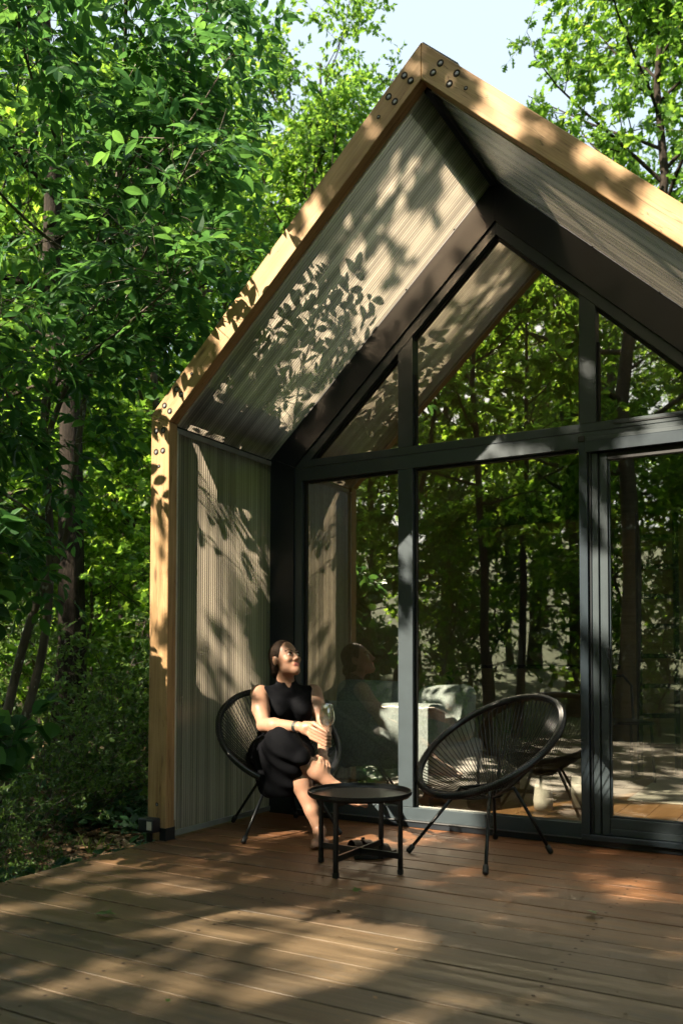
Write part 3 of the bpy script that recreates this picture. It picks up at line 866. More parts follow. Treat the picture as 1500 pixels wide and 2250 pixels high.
def make_tree(seed, height, r0, cbase, crad, nprim, nsec, ntw, per, lsize, kind, lean=(0, 0), prof='round', twl=.45, spread=.9, droop=.25, width=1.0, wob=.06):
    g = Grow(seed); rg = g.rg
    n = 10
    tr = np.array([(lean[0] * (i / n) ** 1.3 + rg.normal() * wob * (i > 0), lean[1] * (i / n) ** 1.3 + rg.normal() * wob * (i > 0), height * i / n) for i in range(n + 1)])
    rr = r0 * (1 - .88 * np.linspace(0, 1, n + 1) ** .9); rr[0] *= 1.35
    g.tubes.append((tr, rr, 10))
    az = rg.random() * 6
    for j in range(nprim):
        s = cbase + (1 - cbase) * ((j + rg.random() * .8) / nprim) ** .9
        p = np.array([np.interp(s, np.linspace(0, 1, n + 1), tr[:, k]) for k in range(3)])
        az += 2.4 + rg.normal() * .35
        q = (s - cbase) / (1 - cbase)
        pr = {'round': math.sin(PI * (.15 + .8 * q)) , 'cone': 1.05 - .85 * q, 'top': .45 + .75 * q * (1.25 - q)}[prof]
        L = crad * pr * rg.uniform(.75, 1.2)
        el = .15 + .75 * q + rg.normal() * .12
        d = (math.cos(az) * math.cos(el), math.sin(az) * math.cos(el), math.sin(el))
        pts = wander(p, d, L, 5, rg, .13, .04)
        rb = max(.006, np.interp(s, np.linspace(0, 1, n + 1), rr) * .5)
        g.limb(pts, rb, rb * .22, 6)
        g.fill(pts, rb * .5, L * .5, nsec, ntw, twl, spread)
    return g.wood('trunk'), g.foliage('crown', per, lsize, kind, droop, width)

def place(proto, name, loc, rz, s, lab, cat, group=None, leafm='leaf_maple', barkm='bark', tilt=(0, 0)):
    e = empty(name, (loc[0], loc[1], float(gheight(loc[0], loc[1])) - .03), rz, lab, cat, group)
    e.scale = (s, s, s) if not isinstance(s, tuple) else s
    e.rotation_euler = (tilt[0], tilt[1], rz)
    a = obj('trunk', proto[0], M[barkm], e); b = obj('crown', proto[1], M[leafm], e)
    return e

P_oak = make_tree(11, 11.0, .17, .30, 3.3, 26, 7, 6, 13, .125, 'oak', (.5, .3), 'round', .5)
P_maple = make_tree(12, 9.5, .11, .16, 2.5, 28, 6, 6, 12, .105, 'maple', (.3, -.4), 'round', .45)
P_tall = make_tree(13, 12.5, .15, .34, 3.0, 24, 7, 6, 13, .12, 'kite', (-.5, .4), 'top', .5)
P_sap = make_tree(14, 3.6, .028, .10, 1.25, 20, 5, 5, 9, .085, 'maple', (.2, .15), 'round', .3, 1.0, .3)
P_sap2 = make_tree(15, 2.7, .022, .05, 1.05, 18, 5, 5, 9, .075, 'kite', (-.2, .1), 'cone', .28, 1.0, .2, .85)

# ---- forest to the left of and behind the cabin
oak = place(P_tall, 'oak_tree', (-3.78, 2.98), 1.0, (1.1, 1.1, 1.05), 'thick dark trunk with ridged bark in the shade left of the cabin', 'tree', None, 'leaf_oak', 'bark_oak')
FL = 'broadleaf tree in the sunlit wood left of and behind the cabin'
FG = 'trees of the wood behind'
spots = [(-6.3, 3.2, 0, .9), (-5.4, 6.2, 1, 1.0), (-8.6, 6.0, 2, 1.0), (-7.2, 9.6, 0, 1.05), (-11, 8.5, 1, 1.15), (-12.5, 13, 2, 1.1), (-4.3, 9.2, 2, .95),
         (-9.8, 3.6, 1, 1.0), (-15.5, 10.5, 0, 1.2), (-17, 17, 1, 1.4), (-9, 15.5, 2, 1.1), (-4.8, 15, 0, 1.0), (-20, 12, 2, 1.3), (-13, 18, 0, 1.3), (-22, 20, 1, 1.6), (-26, 15, 0, 1.6), (-14.5, 6.5, 1, 1.2)]
rp = random.Random(8)
for x, y, k, s in spots:
    place((P_oak, P_maple, P_tall)[k], 'forest_tree', (x, y), rp.uniform(0, 6.28), s, FL, 'tree', FG, ('leaf_oak', 'leaf_maple', 'leaf_oak')[k])
place(P_oak, 'oak_tree', (-3.9, 8.6), 2.2, .9, 'feathery oak whose leaf tips show left of the roof peak', 'tree', None, 'leaf_oak', 'bark_oak')
P_oak2 = make_tree(19, 12.2, .17, .30, 2.7, 28, 7, 6, 19, .125, 'oak', (.35, .1), 'round', .42)
place(P_oak2, 'oak_tree', (.95, 9.4), .6, 1.0, 'oak with dark trunk rising behind the right roof slope', 'tree', None, 'leaf_oak', 'bark_oak')
place(P_oak, 'oak_tree', (1.7, 11.4), 3.4, (1.0, 1.0, 1.1), 'second oak crown filling the sky behind the right roof slope', 'tree', None, 'leaf_oak', 'bark_oak')
place(P_tall, 'forest_tree', (4.6, 10.5), 2.6, 1.0, 'leafy tree behind the roof at the right edge', 'tree', None, 'leaf_oak')
# ---- saplings and shrubs under them
SG = 'saplings in the undergrowth'
sap = [(-5.0, 1.6, 0, 1.2), (-4.4, 1.3, 1, 1.0), (-1.5, 3.2, 1, 1.1), (-4.9, 4.4, 0, 1.2), (-3.0, 4.2, 0, 1.15), (-5.6, 4.2, 1, 1.3), (-1.3, 2.6, 0, .9), (-6.2, 5.6, 0, 1.2), (-6.8, 5.2, 0, 1.4),
       (-1.7, 4.0, 0, 1.25), (-7.5, 4.0, 1, 1.4), (-6.2, 7.3, 0, 1.5), (-3.6, 6.2, 1, 1.5), (-9, 7.5, 0, 1.6), (-1.2, 5.4, 0, 1.4), (-10.5, 6.0, 1, 1.7), (-11.5, 10.8, 0, 1.8), (-1.9, 7.0, 1, 1.6)]
for x, y, k, s in sap:
    place((P_sap, P_sap2)[k], 'sapling', (x, y), rp.uniform(0, 6.28), s, 'leafy green sapling in the undergrowth left of the cabin', 'sapling', SG, ('leaf_maple', 'leaf_shrub')[k])
# ---- trees across the deck, behind the photographer: they shade the deck and show in the glass
P_open = make_tree(16, 10.5, .14, .30, 3.3, 19, 6, 6, 22, .125, 'oak', (.3, .2), 'round', .32)
RG = 'trees mirrored in the glass'
RL = 'backlit tree mirrored in the cabin windows'
refl = [(-6.4, -8.2, 1, 1.15), (-1.6, -13.0, 2, 1.0), (-9.2, -15.0, 0, 1.05), (-10, -12, 2, 1.2), (2.6, -13.5, 0, 1.0), (-8, -19, 1, 1.6), (-2.5, -20, 0, 1.5), (3, -21, 2, 1.4), (-14, -17, 0, 1.5), (6.5, -15, 1, 1.3), 
        (-20, -22, 0, 1.6), (-14, -27, 1, 1.9), (-7, -28, 0, 1.6), (0, -29, 1, 1.9), (6, -26, 0, 1.5), (11, -21, 1, 1.6), (-24, -14, 0, 1.7), (-27, -24, 1, 2.0), (-18, -33, 0, 1.9), (-9, -36, 1, 2.2), (2, -37, 0, 1.9), (11, -32, 1, 1.9), (-31, -33, 0, 2.0), (-4.5, -24, 1, 1.7)]
for x, y, k, s in refl:
    place((P_oak, P_maple, P_tall, P_open)[k], 'forest_tree', (x, y), rp.uniform(0, 6.28), s, RL, 'tree', RG, ('leaf_oak', 'leaf_maple', 'leaf_oak', 'leaf_maple')[k])
P_slim = make_tree(17, 8.6, .075, .36, 2.1, 14, 5, 5, 16, .11, 'maple', (-.9, .5), 'round', .28, wob=.05)
place(P_slim, 'slender_tree', (-1.1, -7.5), 2.094, 1.0, 'slender leaning dark trunk mirrored in the middle window', 'tree', None, 'leaf_maple', 'bark_oak')
for x, y, k, s in [(-2.4, -7.6, 0, 1.0), (.8, -9.0, 1, 1.1), (-4.4, -7.0, 1, 1.1), (-.6, -10.5, 0, 1.2), (-6.8, -6.0, 0, 1.2), (-3.6, -11.5, 1, 1.5), (2.0, -10.5, 0, 1.2), (-7.5, -10, 0, 1.5), (-1, -16, 0, 2.0), (-5, -17.5, 1, 2.2), (-10.5, -15, 0, 2.2), (1.4, -16.5, 1, 2.2)]:
    place((P_sap, P_sap2)[k], 'sapling', (x, y), rp.uniform(0, 6.28), s, 'bright young bush mirrored low in the cabin windows', 'sapling', 'bushes mirrored in the glass', ('leaf_maple', 'leaf_shrub')[k])

rb = random.Random(4)
for i in range(15):
    a = -2.85 + 2.0 * (i + rb.random()) / 15; d_ = rb.uniform(26, 46)
    place((P_oak, P_maple)[i % 2], 'forest_tree', (math.cos(a) * d_, math.sin(a) * d_), rb.uniform(0, 6.28), rb.uniform(1.3, 1.9), RL, 'tree', RG, ('leaf_oak', 'leaf_maple')[i % 2])
for i in range(34):
    a = rb.uniform(-2.9, -.75); d_ = rb.uniform(17, 34)
    place((P_sap, P_sap2)[i % 2], 'sapling', (math.cos(a) * d_ - 1, math.sin(a) * d_), rb.uniform(0, 6.28), rb.uniform(1.9, 3.2), 'bright young bush mirrored low in the cabin windows', 'sapling', 'bushes mirrored in the glass', ('leaf_maple', 'leaf_shrub')[i % 2])
for i in range(16):
    a = rb.uniform(1.9, 2.75); d_ = rb.uniform(16, 30)
    place((P_sap, P_sap2)[i % 2], 'sapling', (math.cos(a) * d_ + 2, math.sin(a) * d_ - 2), rb.uniform(0, 6.28), rb.uniform(1.9, 3.0), 'leafy green sapling in the undergrowth left of the cabin', 'sapling', SG, ('leaf_maple', 'leaf_shrub')[i % 2])
place(P_slim, 'slender_tree', (-3.3, -7.7), 3.142, 1.05, 'thin tree added left of the deck to screen the sun, mirrored in the left window', 'tree', None, 'leaf_maple', 'bark')  # added to keep part of the sun off the deck
place(P_maple, 'forest_tree', (-3.9, -3.3), 2.0, 1.0, 'broadleaf tree added left of the deck to shade the near foliage', 'tree', None, 'leaf_maple', 'bark')  # put in outside the view so the near leaves fall in shade
P_haz = make_tree(18, 1.9, .016, .12, .55, 14, 4, 4, 7, .11, 'oval', (.12, .0), 'round', .2, 1.0, .35, 1.5)
place(P_haz, 'hazel_sapling', (-.62, -1.02), .5, 1.0, 'low sapling with broad leaves reaching in at the left edge', 'sapling', None, 'leaf_ash', 'bark')
place(P_slim, 'slender_tree', (-.03, -3.12), 1.571, .85, 'slender tree added left of the deck to dapple the boards', 'tree', None, 'leaf_maple', 'bark')  # added beyond the left of the view to break up sun on post and deck
place(P_open, 'forest_tree', (-5.7, -8.4), 1.047, 1.0, 'round open crowned tree mirrored in the middle window', 'tree', None, 'leaf_maple', 'bark')
place(P_open, 'forest_tree', (0.5, -7.6), 5.76, 1.2, 'tall open crowned tree mirrored in the gable windows', 'tree', None, 'leaf_maple', 'bark')

for x, y, k, s in [(5.9, -.4, 0, 1.05), (6.6, -5.2, 2, 1.1), (5.7, 4.4, 0, 1.0), (4.6, -9.0, 1, 1.15), (9.5, -1.5, 1, 1.3), (9.0, -9.0, 0, 1.2)]:  # out-of-view trees put in to block skylight over the deck
    place((P_oak, P_maple, P_tall)[k], 'forest_tree', (x, y), rb.uniform(0, 6.28), s, 'unseen tree added right of the deck whose crown shades it from above', 'tree', 'unseen trees added to shade the deck from the right', 'leaf_oak')

# ---- the near ash tree whose compound leaves fill the upper left
ash = empty('ash_tree', (0, 0, 0), 0, 'near tree with forked lichen-spotted stems and large compound leaves overhanging the roof', 'tree')
g = Grow(21)
def limb(path, r0, r1, sides=8):
    pts = np.array(path, float)
    # resample smoothly
    t = np.linspace(0, 1, len(pts)); tt = np.linspace(0, 1, len(pts) * 3)
    q = np.stack([np.interp(tt, t, pts[:, k]) for k in range(3)], 1)
    q[1:-1] = (q[:-2] + q[1:-1] * 2 + q[2:]) / 4; q[1:-1] = (q[:-2] + q[1:-1] * 2 + q[2:]) / 4
    g.limb(q, r0, r1, sides); return q
A = limb([(-1.86, .40, -.25), (-1.72, .49, .05), (-1.59, .57, .61), (-1.5, .62, 1.01), (-1.47, .64, 1.42), (-1.47, .64, 1.79), (-1.51, .62, 2.45)], .035, .025)
Al = limb([(-1.51, .62, 2.45), (-1.54, .6, 2.74), (-1.35, .7, 3.24), (-1.23, .77, 3.63), (-1.11, .84, 4.01), (-.9, .7, 4.7), (-.7, .5, 5.4)], .021, .007)
Ar = limb([(-1.51, .62, 2.45), (-1.37, .69, 2.89), (-1.27, .75, 3.18), (-1.16, .81, 3.44), (-1.03, .89, 3.82), (-.89, .96, 4.17), (-.6, 1.0, 4.9)], .020, .007)
Bs = limb([(-1.95, .40, -.25), (-1.78, .46, .21), (-1.65, .54, .95), (-1.53, .6, 1.42), (-1.36, .70, 1.75), (-1.33, .72, 2.33), (-1.26, .75, 2.83), (-1.2, .79, 3.12), (-1.11, .84, 3.63), (-.9, .7, 4.4)], .036, .01)
Br = [
    [(-1.35, .70, 3.24), (-.85, .42, 3.2), (-.27, .16, 3.17), (.13, -.07, 3.31), (.48, -.22, 3.50)],
    [(-1.23, .77, 3.63), (-.9, .5, 3.75), (-.5, .3, 3.9), (-.2, .25, 4.1)],
    [(-1.5, .62, 2.6), (-1.1, .3, 2.7), (-.6, .1, 2.72), (-.1, -.02, 2.82), (.35, -.1, 2.95)],
    [(-1.45, .65, 2.2), (-1.2, .2, 2.35), (-.9, -.25, 2.5), (-.55, -.55, 2.75)],
    [(-1.11, .84, 4.01), (-.7, .7, 4.2), (-.35, .7, 4.35), (-.1, .7, 4.6)],
    [(-1.11, .84, 4.01), (-.9, .95, 4.5), (-.6, .9, 4.9), (-.3, .8, 5.15), (0.0, .7, 5.3)],
    [(-1.1, .84, 4.0), (-1.3, .6, 4.6), (-1.5, .4, 5.2), (-1.6, .2, 5.7)],
    [(-.9, .7, 4.4), (-.8, .9, 4.9), (-.6, 1.1, 5.4), (-.3, 1.2, 5.9)],
    [(-1.2, .79, 3.3), (-.8, .9, 3.35), (-.4, .85, 3.35), (.05, .65, 3.35)],
    [(-1.23, .77, 3.63), (-1.2, .2, 3.7), (-1.0, -.4, 3.75), (-.75, -.8, 3.9)],
    [(-1.11, .84, 3.8), (-1.0, .1, 4.3), (-.7, -.4, 4.6), (-.3, -.6, 4.8)],
    [(-.9, .7, 4.7), (-.6, .4, 4.9), (-.4, .2, 5.0), (-.3, .1, 5.1)],
    [(-1.53, .6, 1.42), (-1.35, .35, 1.6), (-1.15, .1, 1.75), (-1.0, -.05, 1.85)],
    [(-1.5, .62, 1.9), (-1.9, .4, 2.2), (-2.3, .1, 2.5), (-2.6, -.3, 2.8)],
    [(-1.35, .7, 3.1), (-1.9, .5, 3.4), (-2.4, .2, 3.8), (-2.8, -.2, 4.2)],
]
for q in Br:
    L = limb(q, .013, .004, 6)
    lg = np.linalg.norm(np.diff(L, axis=0), axis=1).sum()
    g.fill(L, .006, .55, max(4, int(lg * 6.0)), 4, .26, .95, .16, .02)
for st in (Al, Ar, Bs):
    g.fill(st, .007, .6, 10, 4, .28, .95, .45, .03)
fol, (sa, sb_) = g.pinnate('crown', 2, .26, .106, 3)
wood = g.wood('trunk', .0028)
obj('trunk', wood, M['bark_ash'], ash)
obj('crown', fol, M['leaf_ash'], ash)
mb = MB()
for a, b in zip(sa, sb_): mb.tube(np.array([a, b]), [.0016, .0008], 3, caps=False)
obj('leaf_stalk', mb.me('leaf_stalk'), M['grass'], ash)['kind'] = 'stuff'

# ---- undergrowth: leaf litter, grass, groundcover, low shrubs
def scatter(n, fn):
    out = []
    while len(out) < n:
        x, y = rng.uniform(-7, .02), rng.uniform(-2.6, 7)
        if fn(x, y): out.append((x, y))
    return np.array(out)
inview = lambda x, y: (x < .03 and rng.random() < math.exp(-.22 * math.hypot(x, y)))
q = scatter(16000, inview); z = gheight(q[:, 0], q[:, 1]) + .008 + rng.random(len(q)) * .02
P3 = np.concatenate([q, z[:, None]], 1); a = rng.random(len(q)) * 2 * PI
o = obj('leaf_litter', leaves('leaf_litter', P3, np.stack([np.cos(a), np.sin(a), rng.normal(size=len(q)) * .22], 1), np.array([0, 0, 1.0]) + rng.normal(size=(len(q), 3)) * .35, rng.uniform(.05, .11, len(q)), 'oak', 1.2), M['litter'])
tag(o, 'dry brown leaves covering the forest floor beside the deck', 'leaf litter', kind='stuff')
q = scatter(210, lambda x, y: x < .0 and (rng.random() < math.exp(-1.1 * abs(x + .35)) * .9 or rng.random() < .05) and y < 3)
k = np.repeat(np.arange(len(q)), 11); m_ = len(k)
B0 = q[k] + rng.normal(size=(m_, 2)) * .022; z = gheight(B0[:, 0], B0[:, 1])
dr = nrm(rng.normal(size=(m_, 3)) * np.array([.45, .45, .1]) + np.array([0, 0, .9]))
o = obj('grass', leaves('grass', np.concatenate([B0, z[:, None]], 1), dr, rng.normal(size=(m_, 3)), rng.uniform(.06, .17, m_), 'blade'), M['grass'])
tag(o, 'thin grass tufts growing along the deck edge', 'grass', kind='stuff')
q = scatter(2600, lambda x, y: x < -.05 and y < 4 and (math.sin(3 * x + 1) * math.cos(2.3 * y) > -.15) and rng.random() < math.exp(-.25 * math.hypot(x, y + 1)))
k = np.repeat(np.arange(len(q)), 5); m_ = len(k)
B0 = q[k] + rng.normal(size=(m_, 2)) * .05; z = gheight(B0[:, 0], B0[:, 1]) + rng.uniform(.02, .14, m_)
dr = nrm(rng.normal(size=(m_, 3)) * np.array([1, 1, .35]) + np.array([0, 0, .1]))
o = obj('groundcover', leaves('groundcover', np.concatenate([B0, z[:, None]], 1), dr, np.array([0, 0, 1.0]) + rng.normal(size=(m_, 3)) * .4, rng.uniform(.04, .10, m_), 'oval', 1.2), M['fern'])
tag(o, 'low dark green plants covering the shaded forest floor', 'groundcover', kind='stuff')
def shrub_proto(seed, h, n_st, per, size, kind):
    g = Grow(seed); rg = g.rg
    for i in range(n_st):
        a = rg.random() * 2 * PI; el = rg.uniform(.6, 1.35)
        pts = wander((rg.normal() * .05, rg.normal() * .05, 0), (math.cos(a) * math.cos(el), math.sin(a) * math.cos(el), math.sin(el)), h * rg.uniform(.6, 1.15), 5, rg, .16)
        g.limb(pts, .0055, .0018, 4); g.fill(pts, .003, h * .34, 6, 3, .13, .9, .25)
    return g.wood('stem', .0015), g.foliage('foliage', per, size, kind, .1)
P_sh = [shrub_proto(31, .85, 9, 9, .036, 'oval'), shrub_proto(32, .6, 8, 9, .042, 'kite'), shrub_proto(33, 1.15, 9, 9, .04, 'oval')]
shr = [(-1.35, .75, 0, .9), (-1.25, .30, 0, .9), (-1.45, 1.2, 2, 1.0), (-1.0, 1.8, 2, 1.15), (-.75, 2.6, 2, 1.3), (-1.9, 1.0, 0, 1.2), (-1.2, -.05, 1, .9), (-.55, -.3, 1, .55), (-1.7, 2.2, 2, 1.3), (-2.4, 1.9, 2, 1.2), (-2.2, .4, 0, 1.2), (-.6, 3.0, 2, 1.5), (-2.9, 2.8, 2, 1.5), (-3.4, 3.4, 2, 1.6), (-.32, -.62, 1, .5)]
for i, (x, y, k, s) in enumerate(shr):
    e = empty('shrub', (x, y, float(gheight(x, y)) - .01), rp.uniform(0, 6.28), 'small leaved shrub with thin stems in the undergrowth beside the deck', 'shrub', 'shrubs beside the deck')
    e.scale = (s, s, s)
    obj('stem', P_sh[k][0], M['bark_ash'], e); obj('foliage', P_sh[k][1], M['leaf_shrub'], e)

# ================================================================ INSIDE THE CABIN
def rbox(name, a, b, m, parent, bev=.03, loc=None, rot=None):
    t = MB(); t.box(a, b)
    o = t.build(name, m, parent, True, loc=loc, rot=rot)
    bv = o.modifiers.new('soft', 'BEVEL'); bv.width = bev; bv.segments = 4
    return o
FZ = .031
sofa = empty('sofa', (.70, 1.6, FZ), 0, 'blue grey upholstered sofa behind the left window with its back to the glass', 'sofa')
rbox('backrest', (-.40, -.36, .17), (.43, -.20, .655), M['sofa'], sofa, .035)
rbox('seat', (-.40, -.195, .17), (.43, .45, .40), M['sofa'], sofa, .04)
rbox('armrest', (-.56, -.30, .17), (-.405, .45, .58), M['sofa'], sofa, .05)
rbox('cushion', (-.26, -.10, 0), (.26, .07, .40), M['sofa'], sofa, .08, loc=(-.16, -.08, .39), rot=(-.2, .03, .08))
rbox('cushion', (-.2, -.08, 0), (.2, .06, .36), M['sofa'], sofa, .07, loc=(.36, -.07, .41), rot=(-.22, -.05, -.12))
for x in (-.48, .36):
    for y in (-.28, .36):
        t = MB(); t.tube(np.array([(x, y, 0), (x, y, .172)]), [.012, .017], 8); sub('leg', t, M['rod'], sofa)
lad = empty('ladder', (1.965, 3.8, FZ), .5, 'black loft ladder against pale plywood behind the glass door', 'ladder')
for s in (-.15, .15):
    t = MB(); t.box((s - .018, -.02, 0), (s + .018, .02, 2.12), .003); sub('rail', t, M['rod'], lad)
for k in range(8):
    t = MB(); t.box((-.131, -.055, .22 + k * .24), (.131, .055, .255 + k * .24), .003); sub('rung', t, M['rod'], lad)
cup = empty('cupboard', (2.15, 4.15, FZ), .0, 'pale plywood cupboard behind the loft ladder', 'cupboard')
t = MB(); t.box((-.55, 0, 0), (.75, .55, 2.05)); sub('carcass', t, M['ply'], cup)
for k in range(2):
    t = MB(); t.box((-.535 + k * .64, -.018, .06), (.09 + k * .64, -.001, 2.03), .002); d_ = sub('door', t, M['ply'], cup)
    t = MB(); t.tube(np.array([(.06 + k * .06, -.03, 1.0), (.06 + k * .06, -.03, 1.15)]), .006, 8); sub('handle', t, M['rod'], d_)
kit = empty('kitchen_counter', (.55, 5.0, FZ), 0, 'dark kitchen counter along the back of the room', 'counter')
t = MB(); t.box((-.42, -.3, 0), (1.0, .3, .84)); sub('cabinet', t, M['ply'], kit)
t = MB(); t.box((-.44, -.33, .841), (1.02, .32, .875), .004); sub('worktop', t, M['rod'], kit)
ch = empty('dining_chair', (1.75, 3.3, FZ), .6, 'thin black metal chair standing inside behind the middle window', 'chair')
t = MB(); t.box((-.2, -.2, .44), (.2, .2, .465), .008); sub('seat', t, M['rod'], ch)
for x in (-.18, .18):
    for y in (-.18, .18):
        t = MB(); t.tube(np.array([(x * 1.1, y * 1.1, 0), (x, y, .45)]), .011, 8); sub('leg', t, M['rod'], ch)
t = MB(); t.tube(np.array([(-.2, .18, .45), (-.21, .23, .72), (-.15, .25, .80), (.15, .25, .80), (.21, .23, .72), (.2, .18, .45)]), .011, 8); sub('backrest', t, M['rod'], ch)
def vessel(name, prof, loc, m, lab, cat):
    o = MB().lathe(prof, (0, 0, 0), 24).build(name, m, None, True, loc=loc); tag(o, lab, cat); return o
zc = FZ + .876
vessel('vase', [(.001, 0), (.075, .002), (.085, .1), (.08, .22), (.05, .33), (.045, .36), (.04, .36)], (.42, 4.88, zc), M['plaster'], 'tall pale ceramic vase on the kitchen counter inside', 'vase')
vessel('bowl', [(.001, 0), (.05, .002), (.14, .07), (.16, .13), (.155, .13), (.05, .02)], (.72, 4.9, zc), M['plaster'], 'wide pale bowl on the kitchen counter inside', 'bowl')
vessel('bottle', [(.001, 0), (.035, .002), (.035, .15), (.012, .19), (.012, .23), (.001, .23)], (1.02, 4.88, zc), M['plaster'], 'small white bottle at the end of the kitchen counter', 'bottle')
vessel('lantern', [(.001, 0), (.055, .002), (.06, .06), (.05, .15), (.035, .19), (.03, .19)], (1.62, 1.75, FZ), M['plaster'], 'small pale ribbed lantern on the floor seen through the empty chair', 'lantern')
vessel('jar', [(.001, 0), (.05, .002), (.06, .09), (.055, .2), (.05, .2)], (1.80, 1.95, FZ), M['plaster'], 'pale jar on the floor seen through the empty chair cords', 'jar')
rug = MB(); rug.box((-.55, -.7, 0), (.5, .7, .012), .004)
o = rug.build('rug', M['plaster'], None, loc=(2.55, 3.05, FZ + .001)); tag(o, 'pale rug on the wooden floor behind the glass door', 'rug')

# ================================================================ FURNITURE ON THE DECK
tb = empty('side_table', (1.284, -.013, 0), 0, 'low black tray table with crossed base between the two chairs', 'table')
R = .235; ZT = .355
t = MB(); t.lathe([(.001, ZT - .020), (R - .012, ZT - .020), (R - .003, ZT - .012), (R - .001, ZT), (R + .004, ZT + .001), (R + .004, ZT - .014), (R - .006, ZT - .026), (.001, ZT - .026)], (0, 0, 0), 56)
sub('tray', t, M['tray'], tb, smooth=True).modifiers.new('e', 'EDGE_SPLIT').split_angle = .6
la = math.radians(-49.0 + 90)
dirs = [np.array([math.cos(a), math.sin(a)]) for a in (math.atan2(.015, -.251), math.atan2(-.271, -.005), math.atan2(-.016, .25), math.atan2(.27, .004))]
LR = .212
for d_ in dirs:
    p = d_ * LR; q = np.array([-d_[1], d_[0]])
    bx = lambda u0, u1, w, z0, z1: [(*(d_ * u + q * v), z) for z in (z0, z1) for u in (u0, u1) for v in (-w, w)]
    t = MB(); t.add(bx(LR - .007, LR + .008, .0095, .004, ZT - .0275), [(0, 1, 3, 2), (4, 6, 7, 5), (0, 4, 5, 1), (2, 3, 7, 6), (0, 2, 6, 4), (1, 5, 7, 3)])
    lg = sub('leg', t, M['tray'], tb)
    t = MB(); t.add(bx(LR - .009, LR + .010, .0115, .0012, .022), [(0, 1, 3, 2), (4, 6, 7, 5), (0, 4, 5, 1), (2, 3, 7, 6), (0, 2, 6, 4), (1, 5, 7, 3)])
    sub('foot_cap', t, M['rubber'], lg)
for i in (0, 1):
    d_ = dirs[i]; q = np.array([-d_[1], d_[0]]); z0 = .068 + .0003 * i
    V = [(*(d_ * u + q * v), z) for z in (z0, z0 + .026) for u in (-LR + .009, LR - .009) for v in (-.006, .006)]
    t = MB(); t.add(V, [(0, 1, 3, 2), (4, 6, 7, 5), (0, 4, 5, 1), (2, 3, 7, 6), (0, 2, 6, 4), (1, 5, 7, 3)]); sub('cross_bar', t, M['tray'], tb)
    V = [(*(d_ * u + q * v), z) for z in (ZT - .048, ZT - .0285) for u in (-LR + .009, LR - .009) for v in (-.004, .004)]
    t = MB(); t.add(V, [(0, 1, 3, 2), (4, 6, 7, 5), (0, 4, 5, 1), (2, 3, 7, 6), (0, 2, 6, 4), (1, 5, 7, 3)]); sub('top_bar', t, M['tray'], tb)

